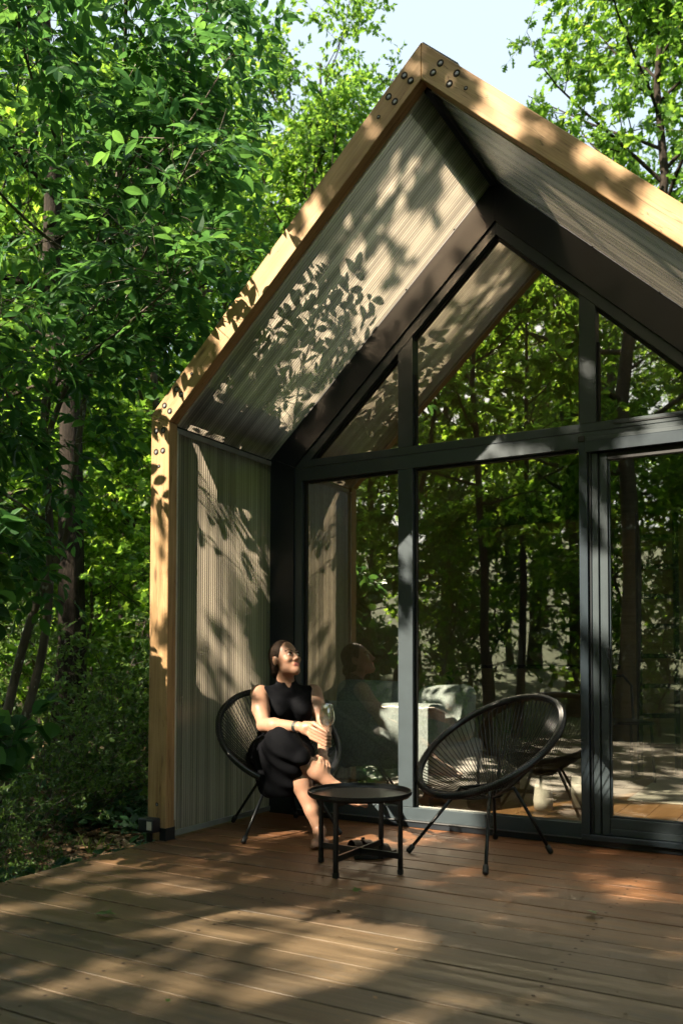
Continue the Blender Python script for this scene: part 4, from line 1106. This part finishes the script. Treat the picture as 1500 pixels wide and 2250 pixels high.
def cord_chair(label, c, head, tilt, a, b, hub, feet, ncord=84):
    root = empty('cord_chair', (c[0], c[1], 0), 0, label, 'chair', 'black cord lounge chairs')
    h = np.array([math.cos(head), math.sin(head), 0]); s = np.array([-h[1], h[0], 0]); v = -h * math.cos(tilt) + np.array([0, 0, math.sin(tilt)])
    nr = np.cross(s, v); nr = nr if nr[2] < 0 else -nr
    C0 = np.array([0, 0, c[2]]); hub = np.array(hub) - np.array([c[0], c[1], 0])
    t_ = np.linspace(0, 2 * PI, 72, endpoint=False)
    ring = C0 + np.outer(np.sin(t_) * a, s) + np.outer(np.cos(t_) * b, v)
    t = MB(); t.tube(ring, .0175, 10, closed=True)
    rim = sub('rim', t, M['cord'], root, smooth=True)
    # wound cord: fine ridges as a helix on the rim
    nt_ = 230; th = np.linspace(0, 2 * PI, nt_ * 6, endpoint=False)
    rp_ = C0 + np.outer(np.sin(th) * a, s) + np.outer(np.cos(th) * b, v)
    rad = nrm(np.outer(np.sin(th), s) + np.outer(np.cos(th), v)); ph = th * nt_
    hel = rp_ + .0178 * (rad * np.cos(ph)[:, None] + nr[None] * np.sin(ph)[:, None])
    t = MB(); t.tube(hel, .0022, 3, closed=True); sub('winding', t, M['cord'], rim)
    # small lower ring
    hr = .050
    hn = nrm(C0 - hub); u1 = nrm(np.cross(hn, np.array([0, 1.0, .1]))); u2 = np.cross(hn, u1)
    # orient lower ring with the rim
    u1 = s; u2 = nrm(v - hn * (v @ hn)); 
    hring = lambda q: hub + hr * (np.sin(q) * u1 + np.cos(q) * u2)
    t = MB(); t.tube(np.array([hring(q) for q in np.linspace(0, 2 * PI, 20, endpoint=False)]), .008, 8, closed=True); sub('hub_ring', t, M['rod'], root, smooth=True)
    rc = random.Random(int(c[0] * 100))
    for k in range(ncord):
        q = 2 * PI * (k + .5 + rc.uniform(-.12, .12)) / ncord
        p0 = C0 + math.sin(q) * a * s + math.cos(q) * b * v
        p1 = hring(q)
        mid = (p0 + p1) / 2 + nr * .012 + np.array([0, 0, -.006])
        t = MB(); t.tube(np.array([p0, (p0 + mid) / 2 + nr * .004, mid, (p1 + mid) / 2 + nr * .004, p1]), .0023, 5); sub('cord', t, M['cord'], root, smooth=True)
    for fx, fy in feet:
        f = np.array([fx - c[0], fy - c[1], .012]); top = hub * .62 + f * .38; top[2] = hub[2] + .035
        far = (f - np.array([hub[0], hub[1], 0])); 
        t = MB(); t.tube(np.array([f, top]), .0085, 8); lg = sub('leg', t, M['rod'], root, smooth=True)
        dd = nrm(top - f); t = MB(); t.tube(np.array([f - dd * .010, f - dd * .004, f + dd * .03, f + dd * .034]), [.009, .0145, .0135, .009], 10); sub('foot_cap', t, M['rubber'], lg, smooth=True)
        t = MB(); t.tube(np.array([top, hub + nrm(top - hub) * .045]), .008, 8); sub('strut', t, M['rod'], root, smooth=True)
    # bent brace bars under the seat joining legs
    ft = [np.array([fx - c[0], fy - c[1], .012]) for fx, fy in feet]
    tops = [hub * .62 + f * .38 for f in ft]
    for q in tops: q[2] = hub[2] + .035
    cen = sum(tops) / 4; order = sorted(range(4), key=lambda i: math.atan2(tops[i][1] - cen[1], tops[i][0] - cen[0]))
    t = MB(); t.tube(np.array([tops[i] for i in order]), .008, 8, closed=True); sub('base_ring', t, M['rod'], root)
    return root
cord_chair('empty black cord chair facing the camera right of the tray table', (1.699, .563, .538), 4.224, .604, .374, .394, (1.70, .60, .285),
           [(1.825, .157), (1.959, .711), (1.348, .382), (1.608, .907)])
cord_chair('black cord chair with the seated woman beside the translucent wall', (.432, .606, .522), -.648, .66, .343, .393, (.46, .62, .27),
           [(.518, .149), (.12, .597), (.834, .599), (.36, .90)])

# ================================================================ THE WOMAN
class Field:
    def __init__(self, lo, hi, h):
        self.lo = np.array(lo, float); self.h = h
        self.n = np.ceil((np.array(hi) - self.lo) / h).astype(int) + 1
        self.D = np.full(self.n, 9.0, np.float32)
    def _sub(self, lo, hi, pad):
        a = np.clip(np.floor((np.array(lo) - pad - self.lo) / self.h).astype(int), 0, self.n - 1)
        b = np.clip(np.ceil((np.array(hi) + pad - self.lo) / self.h).astype(int) + 1, 1, self.n)
        ax = [self.lo[i] + self.h * np.arange(a[i], b[i]) for i in range(3)]
        P = np.stack(np.meshgrid(*ax, indexing='ij'), -1)
        return tuple(slice(a[i], b[i]) for i in range(3)), P
    def _put(self, sl, d, k, cut=False):
        D0 = self.D[sl]
        if cut:
            d = -d
            hh = np.clip(.5 - .5 * (D0 - d) / k, 0, 1); self.D[sl] = D0 * (1 - hh) + d * hh + k * hh * (1 - hh)
        else:
            hh = np.clip(.5 + .5 * (D0 - d) / k, 0, 1); self.D[sl] = D0 * (1 - hh) + d * hh - k * hh * (1 - hh)
    def cone(self, a, b, r1, r2, k=.012, cut=False):
        a = np.array(a, float); b = np.array(b, float); r = max(r1, r2)
        sl, P = self._sub(np.minimum(a, b) - r, np.maximum(a, b) + r, k * 2 + .02)
        ab = b - a; t = np.clip(((P - a) @ ab) / (ab @ ab), 0, 1)
        d = np.linalg.norm(P - a - t[..., None] * ab, axis=-1) - (r1 + (r2 - r1) * t)
        self._put(sl, d, k, cut)
    def ell(self, c, r, R=None, k=.012, cut=False):
        c = np.array(c, float); r = np.array(r, float); m = r.max()
        sl, P = self._sub(c - m, c + m, k * 2 + .02)
        q = P - c
        if R is not None: q = q @ R          # columns of R are the local axes
        k0 = np.linalg.norm(q / r, axis=-1); k1 = np.linalg.norm(q / (r * r), axis=-1) + 1e-6
        self._put(sl, k0 * (k0 - 1) / k1, k, cut)
    def chain(self, pts, rs, k=.012):
        for i in range(len(pts) - 1): self.cone(pts[i], pts[i + 1], rs[i], rs[i + 1], k)
    def warp(self, fn):
        ax = [self.lo[i] + self.h * np.arange(self.n[i]) for i in range(3)]
        X_, Y_, Z_ = np.meshgrid(*ax, indexing='ij', sparse=True)
        self.D += fn(X_, Y_, Z_).astype(np.float32)
    def mesh(self, name, smooth_it=1):
        D = self.D; S = D < 0; n = D.shape
        c = [(i, j, k) for i in (0, 1) for j in (0, 1) for k in (0, 1)]
        sl = lambda o: tuple(slice(o[a], n[a] - 1 + o[a]) for a in range(3))
        cnt = sum(S[sl(o)].astype(np.int8) for o in c)
        act = np.argwhere((cnt > 0) & (cnt < 8))
        vals = np.stack([D[act[:, 0] + o[0], act[:, 1] + o[1], act[:, 2] + o[2]] for o in c], 1)
        pos = np.zeros((len(act), 3)); num = np.zeros(len(act))
        for a in range(8):
            for b in range(a + 1, 8):
                if sum(abs(c[a][i] - c[b][i]) for i in range(3)) != 1: continue
                m = (vals[:, a] < 0) != (vals[:, b] < 0)
                t = vals[m, a] / (vals[m, a] - vals[m, b])
                pos[m] += np.array(c[a]) + t[:, None] * (np.array(c[b]) - np.array(c[a])); num[m] += 1
        V = self.lo + self.h * (act + pos / num[:, None])
        idx = np.full([q - 1 for q in n], -1, np.int32); idx[act[:, 0], act[:, 1], act[:, 2]] = np.arange(len(act))
        Fs = []
        for ax in range(3):
            o1, o2 = [i for i in range(3) if i != ax]
            s0 = [slice(None)] * 3; s1 = [slice(None)] * 3; s0[ax] = slice(0, -1); s1[ax] = slice(1, None)
            A_, B_ = S[tuple(s0)], S[tuple(s1)]
            e = np.argwhere(A_ != B_); e = e[(e[:, o1] > 0) & (e[:, o2] > 0) & (e[:, o1] < n[o1] - 1) & (e[:, o2] < n[o2] - 1)]
            q = []
            for d1, d2 in ((-1, -1), (0, -1), (0, 0), (-1, 0)):
                w = e.copy(); w[:, o1] += d1; w[:, o2] += d2; q.append(idx[w[:, 0], w[:, 1], w[:, 2]])
            q = np.stack(q, 1)
            flip = A_[e[:, 0], e[:, 1], e[:, 2]]
            if ax == 1: flip = ~flip
            q[~flip] = q[~flip][:, ::-1]
            Fs.append(q)
        F_ = np.concatenate(Fs); F_ = F_[(F_ >= 0).all(1)]
        return mesh_np(name, V, F_, True), V, F_

VEC = lambda *a: np.array(a, float)
hd = nrm(VEC(.763, -.646, 0)); rt = VEC(hd[1], -hd[0], 0)        # facing, her right hand side
up = VEC(0, 0, 1)
hipm = VEC(.415, .655, .385)
Rhip, Lhip = hipm + rt * .085, hipm - rt * .085
Rsh, Lsh = VEC(.362, .508, .762), VEC(.572, .752, .762)
shm = (Rsh + Lsh) / 2
neck = VEC(.455, .635, .805)
Relb, Rwr = VEC(.497, .360, .598), VEC(.768, .280, .604)
Lelb, Lwr = VEC(.690, .680, .560), VEC(.800, .472, .448)
Rkn, Ran = VEC(.655, .292, .515), VEC(.925, .405, .285)
Lkn, Lan = VEC(.700, .345, .412), VEC(.858, .345, .062)
person = empty('person', (hipm[0], hipm[1], 0), 0, 'person in a sleeveless black dress sitting with legs crossed, holding a glass', 'person')
body_off = Vector((-hipm[0], -hipm[1], 0))
B = Field((.08, .05, -.01), (1.2, .95, 1.1), .0045)
# torso
waist = hipm * .45 + shm * .55 + VEC(0, 0, -.02)
chest = hipm * .22 + shm * .78
B.cone(hipm + rt * .05, hipm - rt * .05, .105, .105, .03)
for s in (-1, 1):
    B.cone(hipm + rt * .045 * s, waist + rt * .04 * s, .095, .085, .03)
    B.cone(waist + rt * .04 * s, chest + rt * .055 * s, .083, .092, .03)
    B.ell(chest + rt * .065 * s + hd * .075 - up * .02, (.058, .058, .06), None, .03)
B.cone(Rsh * .9 + shm * .1 - up * .012, Lsh * .9 + shm * .1 - up * .012, .046, .046, .035)
B.cone(shm + up * .015, neck + up * .02, .062, .050, .03)
headc = VEC(.470, .610, .955)
fd = nrm(VEC(.955, -.27, .33)); fr_ = nrm(np.cross(fd, up)); fu = np.cross(fr_, fd)      # face direction, its right, its up
RF = np.stack([fr_, fd, fu], 1)
hp = lambda x, y, z: headc + fr_ * x + fd * y + fu * z
B.cone(neck, hp(0, -.025, -.075), .047, .047, .02)
B.ell(hp(0, -.012, .028), (.070, .088, .080), RF, .02)       # skull
B.ell(hp(0, .022, -.028), (.059, .062, .078), RF, .02)      # face
B.cone(hp(.034, .02, -.068), hp(0, .064, -.088), .024, .021, .02); B.cone(hp(-.034, .02, -.068), hp(0, .064, -.088), .024, .021, .02)   # jaw, chin
B.cone(hp(.026, .070, .022), hp(-.026, .070, .022), .011, .011, .012)     # brow
for s in (-1, 1):
    B.ell(hp(.029 * s, .088, .006), (.014, .012, .009), RF, .008, cut=True)     # eye sockets
    B.ell(hp(.036 * s, .060, -.022), (.020, .019, .018), RF, .014)       # cheeks
    B.ell(hp(.071 * s, -.012, -.006), (.007, .017, .028), RF, .006)     # ears
B.cone(hp(0, .083, .010), hp(0, .098, -.026), .0075, .0105, .008)        # nose
B.cone(hp(.010, .089, -.029), hp(-.010, .089, -.029), .0075, .0075, .006)
B.cone(hp(.017, .078, -.053), hp(-.017, .078, -.053), .0075, .0075, .006); B.cone(hp(.014, .078, -.062), hp(-.014, .078, -.062), .008, .008, .005); B.cone(hp(.017, .077, -.055), hp(.026, .068, -.049), .006, .004, .006); B.cone(hp(-.017, .077, -.055), hp(-.026, .068, -.049), .006, .004, .006)    # lips
# arms
B.chain([Rsh, Rsh * .5 + Relb * .5 + rt * .004, Relb], [.050, .047, .038], .02)
B.chain([Relb, Relb * .7 + Rwr * .3, Rwr], [.038, .040, .0255], .014)
B.chain([Lsh, Lsh * .5 + Lelb * .5, Lelb], [.050, .044, .037], .02)
B.chain([Lelb, Lelb * .7 + Lwr * .3, Lwr], [.037, .038, .025], .014)
# right hand round the stem of the glass at (.952,.236,.56)
stem = VEC(.966, .232, .566)
hx = nrm(VEC(.170, -.038, -.024)); hz = VEC(0, 0, 1.0); hy = nrm(np.cross(hz, hx))      # hy points to the back (+y)
pm = Rwr + hx * .05
B.cone(Rwr, pm, .024, .028, .012)
B.cone(pm + hz * .014, Rwr + hx * .092 + hz * .018, .020, .0165, .012); B.cone(pm - hz * .012, Rwr + hx * .085 - hz * .022, .020, .0155, .012)
for i, (dz, ln) in enumerate([(.022, 1.0), (.005, 1.08), (-.012, 1.0), (-.028, .85)]):     # four fingers wrap in front (-y side) and close round the stem
    k0 = Rwr + hx * .088 + hz * dz - hy * .004
    k1 = k0 + hx * .034 * ln - hy * .020 - hz * .004
    k2 = stem + VEC(0, 0, dz - .012) + hx * .014 * ln - hy * .0175
    k3 = stem + VEC(0, 0, dz - .016) + hx * .018 + hy * .004
    B.chain([k0, k1, k2, k3], [.0105, .0098, .009, .0078], .004)
th0 = Rwr + hx * .035 + hz * .022 + hy * .010; th1 = Rwr + hx * .095 + hz * .034 + hy * .018; th2 = stem + VEC(0, 0, .018) - hx * .006 + hy * .013
B.chain([th0, th1, th2], [.0145, .0115, .009], .006)
# left hand resting on the crossed shin
lx = nrm(VEC(.060, -.085, -.058)); ln_ = nrm(np.cross(lx, VEC(1.0, .35, -.25))); 
shin_d = nrm(Ran - Rkn)
pl = Lwr + lx * .045
lyv = nrm(shin_d - lx * (shin_d @ lx)); lnv = np.cross(lx, lyv); lnv = lnv if lnv[2] > 0 else -lnv
B.cone(Lwr, pl, .023, .025, .012)
B.cone(pl + lyv * .014, Lwr + lx * .082 + lyv * .022, .018, .014, .012); B.cone(pl - lyv * .014, Lwr + lx * .082 - lyv * .020, .018, .0145, .012)
for i, (dv, ln) in enumerate([(-.029, .92), (-.010, 1.05), (.010, 1.0), (.028, .8)]):
    k0 = Lwr + lx * .082 + lyv * dv + lnv * .004
    k1 = k0 + lx * .036 * ln + lnv * .002
    k2 = k1 + lx * .022 * ln - lnv * .016
    k3 = k2 + lx * .008 * ln - lnv * .020
    B.chain([k0, k1, k2, k3], [.0105, .0095, .0085, .0075], .004)
B.chain([Lwr + lx * .025 - lyv * .018, Lwr + lx * .060 - lyv * .046 - lnv * .006, Lwr + lx * .088 - lyv * .052 - lnv * .020], [.0135, .011, .0085], .006)
# legs
B.chain([Rhip, Rhip * .5 + Rkn * .5, Rkn], [.088, .078, .056], .03)
B.chain([Rkn, Rkn * .70 + Ran * .30 - VEC(0, 0, .010), Rkn * .35 + Ran * .65, Ran], [.054, .054, .040, .030], .02)
B.chain([Lhip, Lhip * .5 + Lkn * .5, Lkn], [.088, .078, .056], .03)
B.chain([Lkn, Lkn * .68 + Lan * .32 - VEC(.012, -.012, 0), Lkn * .3 + Lan * .7, Lan], [.053, .054, .036, .029], .02)
def foot(an, heel, ball, toe, side, k=.012):
    B.cone(an, heel, .028, .026, .015); B.chain([an, ball + up * .016], [.029, .023], .02); B.cone(heel, ball, .024, .022, .02)
    d = nrm(toe - ball)
    for i, (o, l, r) in enumerate([(-.026, 1.0, .0125), (-.007, .92, .0095), (.008, .82, .009), (.021, .70, .0085), (.032, .55, .008)]):
        b0 = ball + side * o; B.cone(b0 - d * .01, b0 + d * np.linalg.norm(toe - ball) * l, .014, r, .004)
    B.cone(ball - side * .022, ball + side * .024, .019, .016, .015)
foot(Lan, VEC(.838, .378, .030), VEC(.905, .268, .026), VEC(.928, .212, .017), nrm(VEC(.85, .42, 0)))
rfs = nrm(VEC(.25, -.75, -.62))
foot(Ran, VEC(.925, .440, .235), VEC(1.045, .395, .222), VEC(1.105, .375, .212), nrm(VEC(.28, -.9, .1)))
me_, V_, F_ = B.mesh('body')
me_.materials.append(M['skin']); me_.materials.append(M['lip'])
cen = V_[F_].mean(1); q = (cen - headc) @ RF
lipmask = (np.abs(q[:, 0]) < .0235 - .9 * np.abs(q[:, 2] + .0575)) & (np.abs(q[:, 2] + .0575) < .0115) & (q[:, 1] > .066)
me_.polygons.foreach_set('material_index', lipmask.astype(np.int32))
body = obj('body', me_, None, person, loc=body_off)
# hair: close swept-back cap, low bun
Hf = Field(headc - .2, headc + .2, .004)
Hf.ell(hp(0, -.020, .030), (.0755, .089, .086), RF, .01)
Hf.ell(hp(0, -.050, -.030), (.066, .058, .062), RF, .02)
Hf.ell(hp(0, -.098, -.052), (.033, .030, .034), RF, .012)
Hf.ell(hp(0, .075, -.035), (.085, .078, .112), RF, .010, cut=True)
for s in (-1, 1): Hf.ell(hp(.074 * s, -.008, -.016), (.018, .024, .032), RF, .006, cut=True)
def strands(X_, Y_, Z_):
    px, py, pz = X_ - headc[0], Y_ - headc[1], Z_ - headc[2]
    a = px * fr_[0] + py * fr_[1] + pz * fr_[2]; c_ = px * fu[0] + py * fu[1] + pz * fu[2]
    return .0009 * np.sin(np.arctan2(c_ - .02, a) * 46)
Hf.warp(strands)
mh, _, _ = Hf.mesh('hair'); obj('hair', mh, M['hair'], person, loc=body_off)
for s in (-1, 1):
    e0 = hp(.029 * s, .0735, .0065)
    t = MB(); nlat = 10
    prof = [(.0098 * math.sin(PI * i / nlat), -.0098 * math.cos(PI * i / nlat)) for i in range(nlat + 1)]
    t.lathe(prof, tuple(e0), 16); ey = sub('eye', t, M['eyewhite'], person, loc=body_off, smooth=True)
    gz = nrm(fd * 1.0 + fu * .28 + fr_ * -.15)
    t = MB(); a_ = np.linspace(0, 2 * PI, 14, endpoint=False); x1 = nrm(np.cross(gz, up)); x2 = np.cross(x1, gz)
    t.add(np.concatenate([e0 + gz * .0086 + .0060 * (np.outer(np.cos(a_), x1) + np.outer(np.sin(a_), x2)), (e0 + gz * .0112)[None]]), [np.array([(i, (i + 1) % 14, 14) for i in range(14)])])
    sub('iris', t, M['iris'], ey)
    br = np.array([hp((.012 + .036 * u) * s, .0815 - .018 * u * u - .004 * u, .0235 + .006 * math.sin(PI * u * .8)) for u in np.linspace(0, 1, 7)])
    t = MB(); t.tube(br, [.0024, .0036, .0038, .0034, .003, .0022, .0012], 6); sub('eyebrow', t, M['hair'], person, loc=body_off, smooth=True)
    ld = np.array([hp((.029 + .015 * u) * s, .0832 - .004 * u * u, .0125 - .005 * u * u) for u in np.linspace(-1, 1, 7)])
    t = MB(); t.tube(ld, .0021, 5); sub('eyelash', t, M['hair'], person, loc=body_off, smooth=True)
# dress
Dr = Field((.05, .05, .15), (1.0, .95, .9), .006)
e = .012
Dr.cone(hipm + rt * .05, hipm - rt * .05, .115, .115, .03)
for s in (-1, 1):
    Dr.cone(hipm + rt * .05 * s, waist + rt * .045 * s, .108, .099, .03)
    Dr.cone(waist + rt * .045 * s, chest + rt * .06 * s, .097, .103, .03)
    Dr.ell(chest + rt * .065 * s + hd * .078 - up * .02, (.066, .066, .068), None, .035)
Dr.cone(Rsh * .86 + shm * .14 - up * .008, Lsh * .86 + shm * .14 - up * .008, .052, .052, .04)
Dr.cone(shm + up * .01, neck + up * .024, .070, .058, .025)       # stand collar
# skirt over the thighs, falling from the raised knee
Dr.chain([Rhip, Rhip * .5 + Rkn * .5, Rkn + VEC(.01, 0, .0)], [.112, .100, .076], .05)
Dr.chain([Lhip, Lhip * .5 + Lkn * .5, Lkn - hd * .06], [.112, .098, .068], .05)
Dr.cone(Rkn - hd * .02, VEC(.745, .322, .440), .076, .066, .05)
Dr.cone(VEC(.66, .30, .46), VEC(.685, .345, .33), .080, .070, .05)
fall = VEC(.575, .330, .255)
Dr.cone(Rkn * .75 + Rhip * .25 - up * .04, VEC(.600, .330, .262), .088, .082, .06)
Dr.cone(Rkn * .45 + Rhip * .55 - up * .05, VEC(.520, .390, .30), .085, .075, .06)
Dr.cone(Lkn - hd * .10 - up * .02, VEC(.640, .360, .275), .075, .065, .06)
def folds(X_, Y_, Z_):
    w = np.clip((.62 - Z_) * 6, 0, 1)
    u = (X_ * .75 - Y_ * .6)
    return w * (0.0045 * np.sin(u * 62 + Z_ * 22 + 2.2 * np.sin(Z_ * 14)) + .004 * np.sin(Z_ * 70 + X_ * 48 - Y_ * 20)) + .0022 * np.sin(X_ * 60 + Z_ * 75) * np.sin(Y_ * 55 - Z_ * 20)
Dr.warp(folds)
# neck slit: a narrow wedge cut in front, collar opening, flat hem, arm openings
cf = chest + hd * .11
Dr.cone(neck + hd * .055 + up * .03, chest + hd * .155 + up * .045, .020, .004, .004, cut=True)
Dr.cone(chest + hd * .155 + up * .045, chest + hd * .165 - up * .005, .0075, .002, .004, cut=True)
Dr.cone(neck + hd * .02 + up * .055, neck + up * .13, .053, .07, .004, cut=True)
Dr.cone(Rsh + rt * .036 - up * .03, Rsh + rt * .10 - up * .06, .050, .08, .008, cut=True)
Dr.cone(Lsh - rt * .036 - up * .03, Lsh - rt * .10 - up * .06, .050, .08, .008, cut=True)
ax = [Dr.lo[i] + Dr.h * np.arange(Dr.n[i]) for i in range(3)]
X_, Y_, Z_ = np.meshgrid(*ax, indexing='ij', sparse=True)
Dr.D = np.maximum(Dr.D, ((.232 + .008 * np.sin(X_ * 30) - .1 * (X_ - .6)) - Z_).astype(np.float32))
md, _, _ = Dr.mesh('dress'); obj('dress', md, M['dress'], person, loc=body_off)
# cuff bracelet
wd = nrm(Rwr - Relb); u1 = nrm(np.cross(wd, up)); u2 = np.cross(u1, wd); wc = Rwr - wd * .012
a_ = np.linspace(0, 2 * PI, 28, endpoint=False)
t = MB(); V = np.concatenate([wc + wd * o + r_ * (np.outer(np.cos(a_), u1) + np.outer(np.sin(a_), u2)) for o, r_ in ((-.011, .0285), (-.011, .0310), (.011, .0300), (.011, .0275))])
t.add(V, [np.array([(i * 28 + k, i * 28 + (k + 1) % 28, ((i + 1) % 4) * 28 + (k + 1) % 28, ((i + 1) % 4) * 28 + k) for i in range(4) for k in range(28)])])
sub('bracelet', t, M['steel'], person, loc=body_off)

# ---- the glass in her hand
gl = empty('wine_glass', (stem[0], stem[1], .519), 0, 'stemmed wine glass half full of water held by the seated woman', 'glass')
t = MB(); t.lathe([(.0335, 0), (.033, .0015), (.012, .004), (.0042, .008), (.0036, .03), (.0036, .082), (.006, .090), (.020, .098), (.033, .112), (.0385, .132), (.038, .155), (.034, .185), (.0298, .212), (.0290, .212), (.0330, .185), (.0368, .155), (.0372, .133), (.032, .114), (.019, .1005), (.001, .097)], (0, 0, 0), 32)
sub('bowl', t, M['thin_glass'], gl, smooth=True)
t = MB(); t.lathe([(.001, .0985), (.018, .1025), (.0310, .1155), (.0362, .134), (.0362, .146), (.001, .146)], (0, 0, 0), 32); sub('water', t, M['water'], gl, smooth=True)

# ---- sandals under the table
def sandal(loc, rz, lab):
    r_ = empty('sandal', loc, rz, lab, 'sandal', 'sandals under the table')
    n_ = 24; a_ = np.linspace(0, 2 * PI, n_, endpoint=False)
    x = .118 * np.cos(a_); w = .040 + .008 * np.cos(a_) - .007 * np.cos(2 * a_ + .4); y = w * np.sin(a_)
    def slab(z0, z1, s=1.0):
        t = MB(); V = np.concatenate([np.stack([x * s, y * s, np.full(n_, z)], 1) for z in (z0, z1)])
        t.add(V, [np.array([(k, (k + 1) % n_, n_ + (k + 1) % n_, n_ + k) for k in range(n_)]), np.arange(n_)[::-1], np.arange(n_, 2 * n_)]); return t
    sub('sole', slab(0, .018), M['rubber'], r_); sub('footbed', slab(.0182, .028, .97), M['leather'], r_)
    for x0, x1, hh in ((.018, .062, .062), (-.045, .0, .068)):
        t = MB(); b_ = np.linspace(-.12, PI + .12, 13); V = []
        for xx, dz in ((x0, 0), (x1, -.006)):
            for rr in (1.0, .93): V.append(np.stack([np.full(13, xx), .046 * rr * np.cos(b_), .016 + (hh + dz) * rr * .78 * np.maximum(np.sin(b_), -.1)], 1))
        V = np.concatenate(V); F4 = []
        for k in range(12):
            F4 += [(k, k + 1, 26 + k + 1, 26 + k), (13 + k, 39 + k, 39 + k + 1, 13 + k + 1), (k, 13 + k, 13 + k + 1, k + 1), (26 + k, 26 + k + 1, 39 + k + 1, 39 + k)]
        t.add(V, [np.array(F4)]); st_ = sub('strap', t, M['leather'], r_)
    t = MB(); t.box((.03, .028, .05), (.05, .036, .068), .002); sub('buckle', t, M['leather'], r_)
    return r_
sandal((1.14, .255, .001), 1.05, 'left dark brown two-strap sandal under the tray table')
sandal((1.245, .225, .001), .95, 'right dark brown two-strap sandal under the tray table')
# ---- outdoor light on a stake in front of the post
bx = empty('spot_lamp', (.062, -.055, 0), 0, 'small black box lamp on a stake at the foot of the left post', 'lamp')
rbox('housing', (-.05, -.032, .052), (.05, .032, .125), M['dark'], bx, .008)
t = MB(); t.box((-.012, -.010, .001), (.016, .012, .055), .002); sub('stake', t, M['rod'], bx)
t = MB(); t.box((.012, -.0345, .068), (.044, -.0325, .112)); sub('sticker', t, M['white_trim'], bx)
# ---- leaves dropped on the deck
for (x, y, rz, s, lab) in [(.802, -1.167, .3, .085, 'green leaf lying on the boards at the left of the deck'), (1.479, -.426, 1.4, .05, 'pale green leaf on the deck in front of the tray table'),
                           (2.358, -.225, -.7, .065, 'curled green leaf on the deck in front of the empty chair'), (1.576, -1.67, 2.0, .022, 'tiny pale leaf scrap on the deck at the bottom')]:
    me_ = leaves('fallen_leaf', VEC(0, 0, .012)[None], VEC(math.cos(rz), math.sin(rz), .12)[None], VEC(.2, .1, 1)[None], np.array([s]), 'maple')
    o = obj('fallen_leaf', me_, M['leaf_shrub'], None, loc=(x, y, .004)); tag(o, lab, 'leaf', 'fallen leaves on the deck')

# ---- small scraps of leaf and bark blown over the boards
nd = 150
dx = rng.uniform(.15, 3.2, nd); dy = rng.uniform(-2.2, .85, nd); a = rng.random(nd) * 6.28
o = obj('leaf_scraps', leaves('leaf_scraps', np.stack([dx, dy, np.full(nd, .0035)], 1), np.stack([np.cos(a), np.sin(a), rng.normal(size=nd) * .15], 1), VEC(0, 0, 1.0) + rng.normal(size=(nd, 3)) * .25, rng.uniform(.008, .026, nd), 'kite', 1.1), M['litter'])
tag(o, 'tiny dry scraps of leaf and bark scattered on the deck', 'debris', kind='stuff')
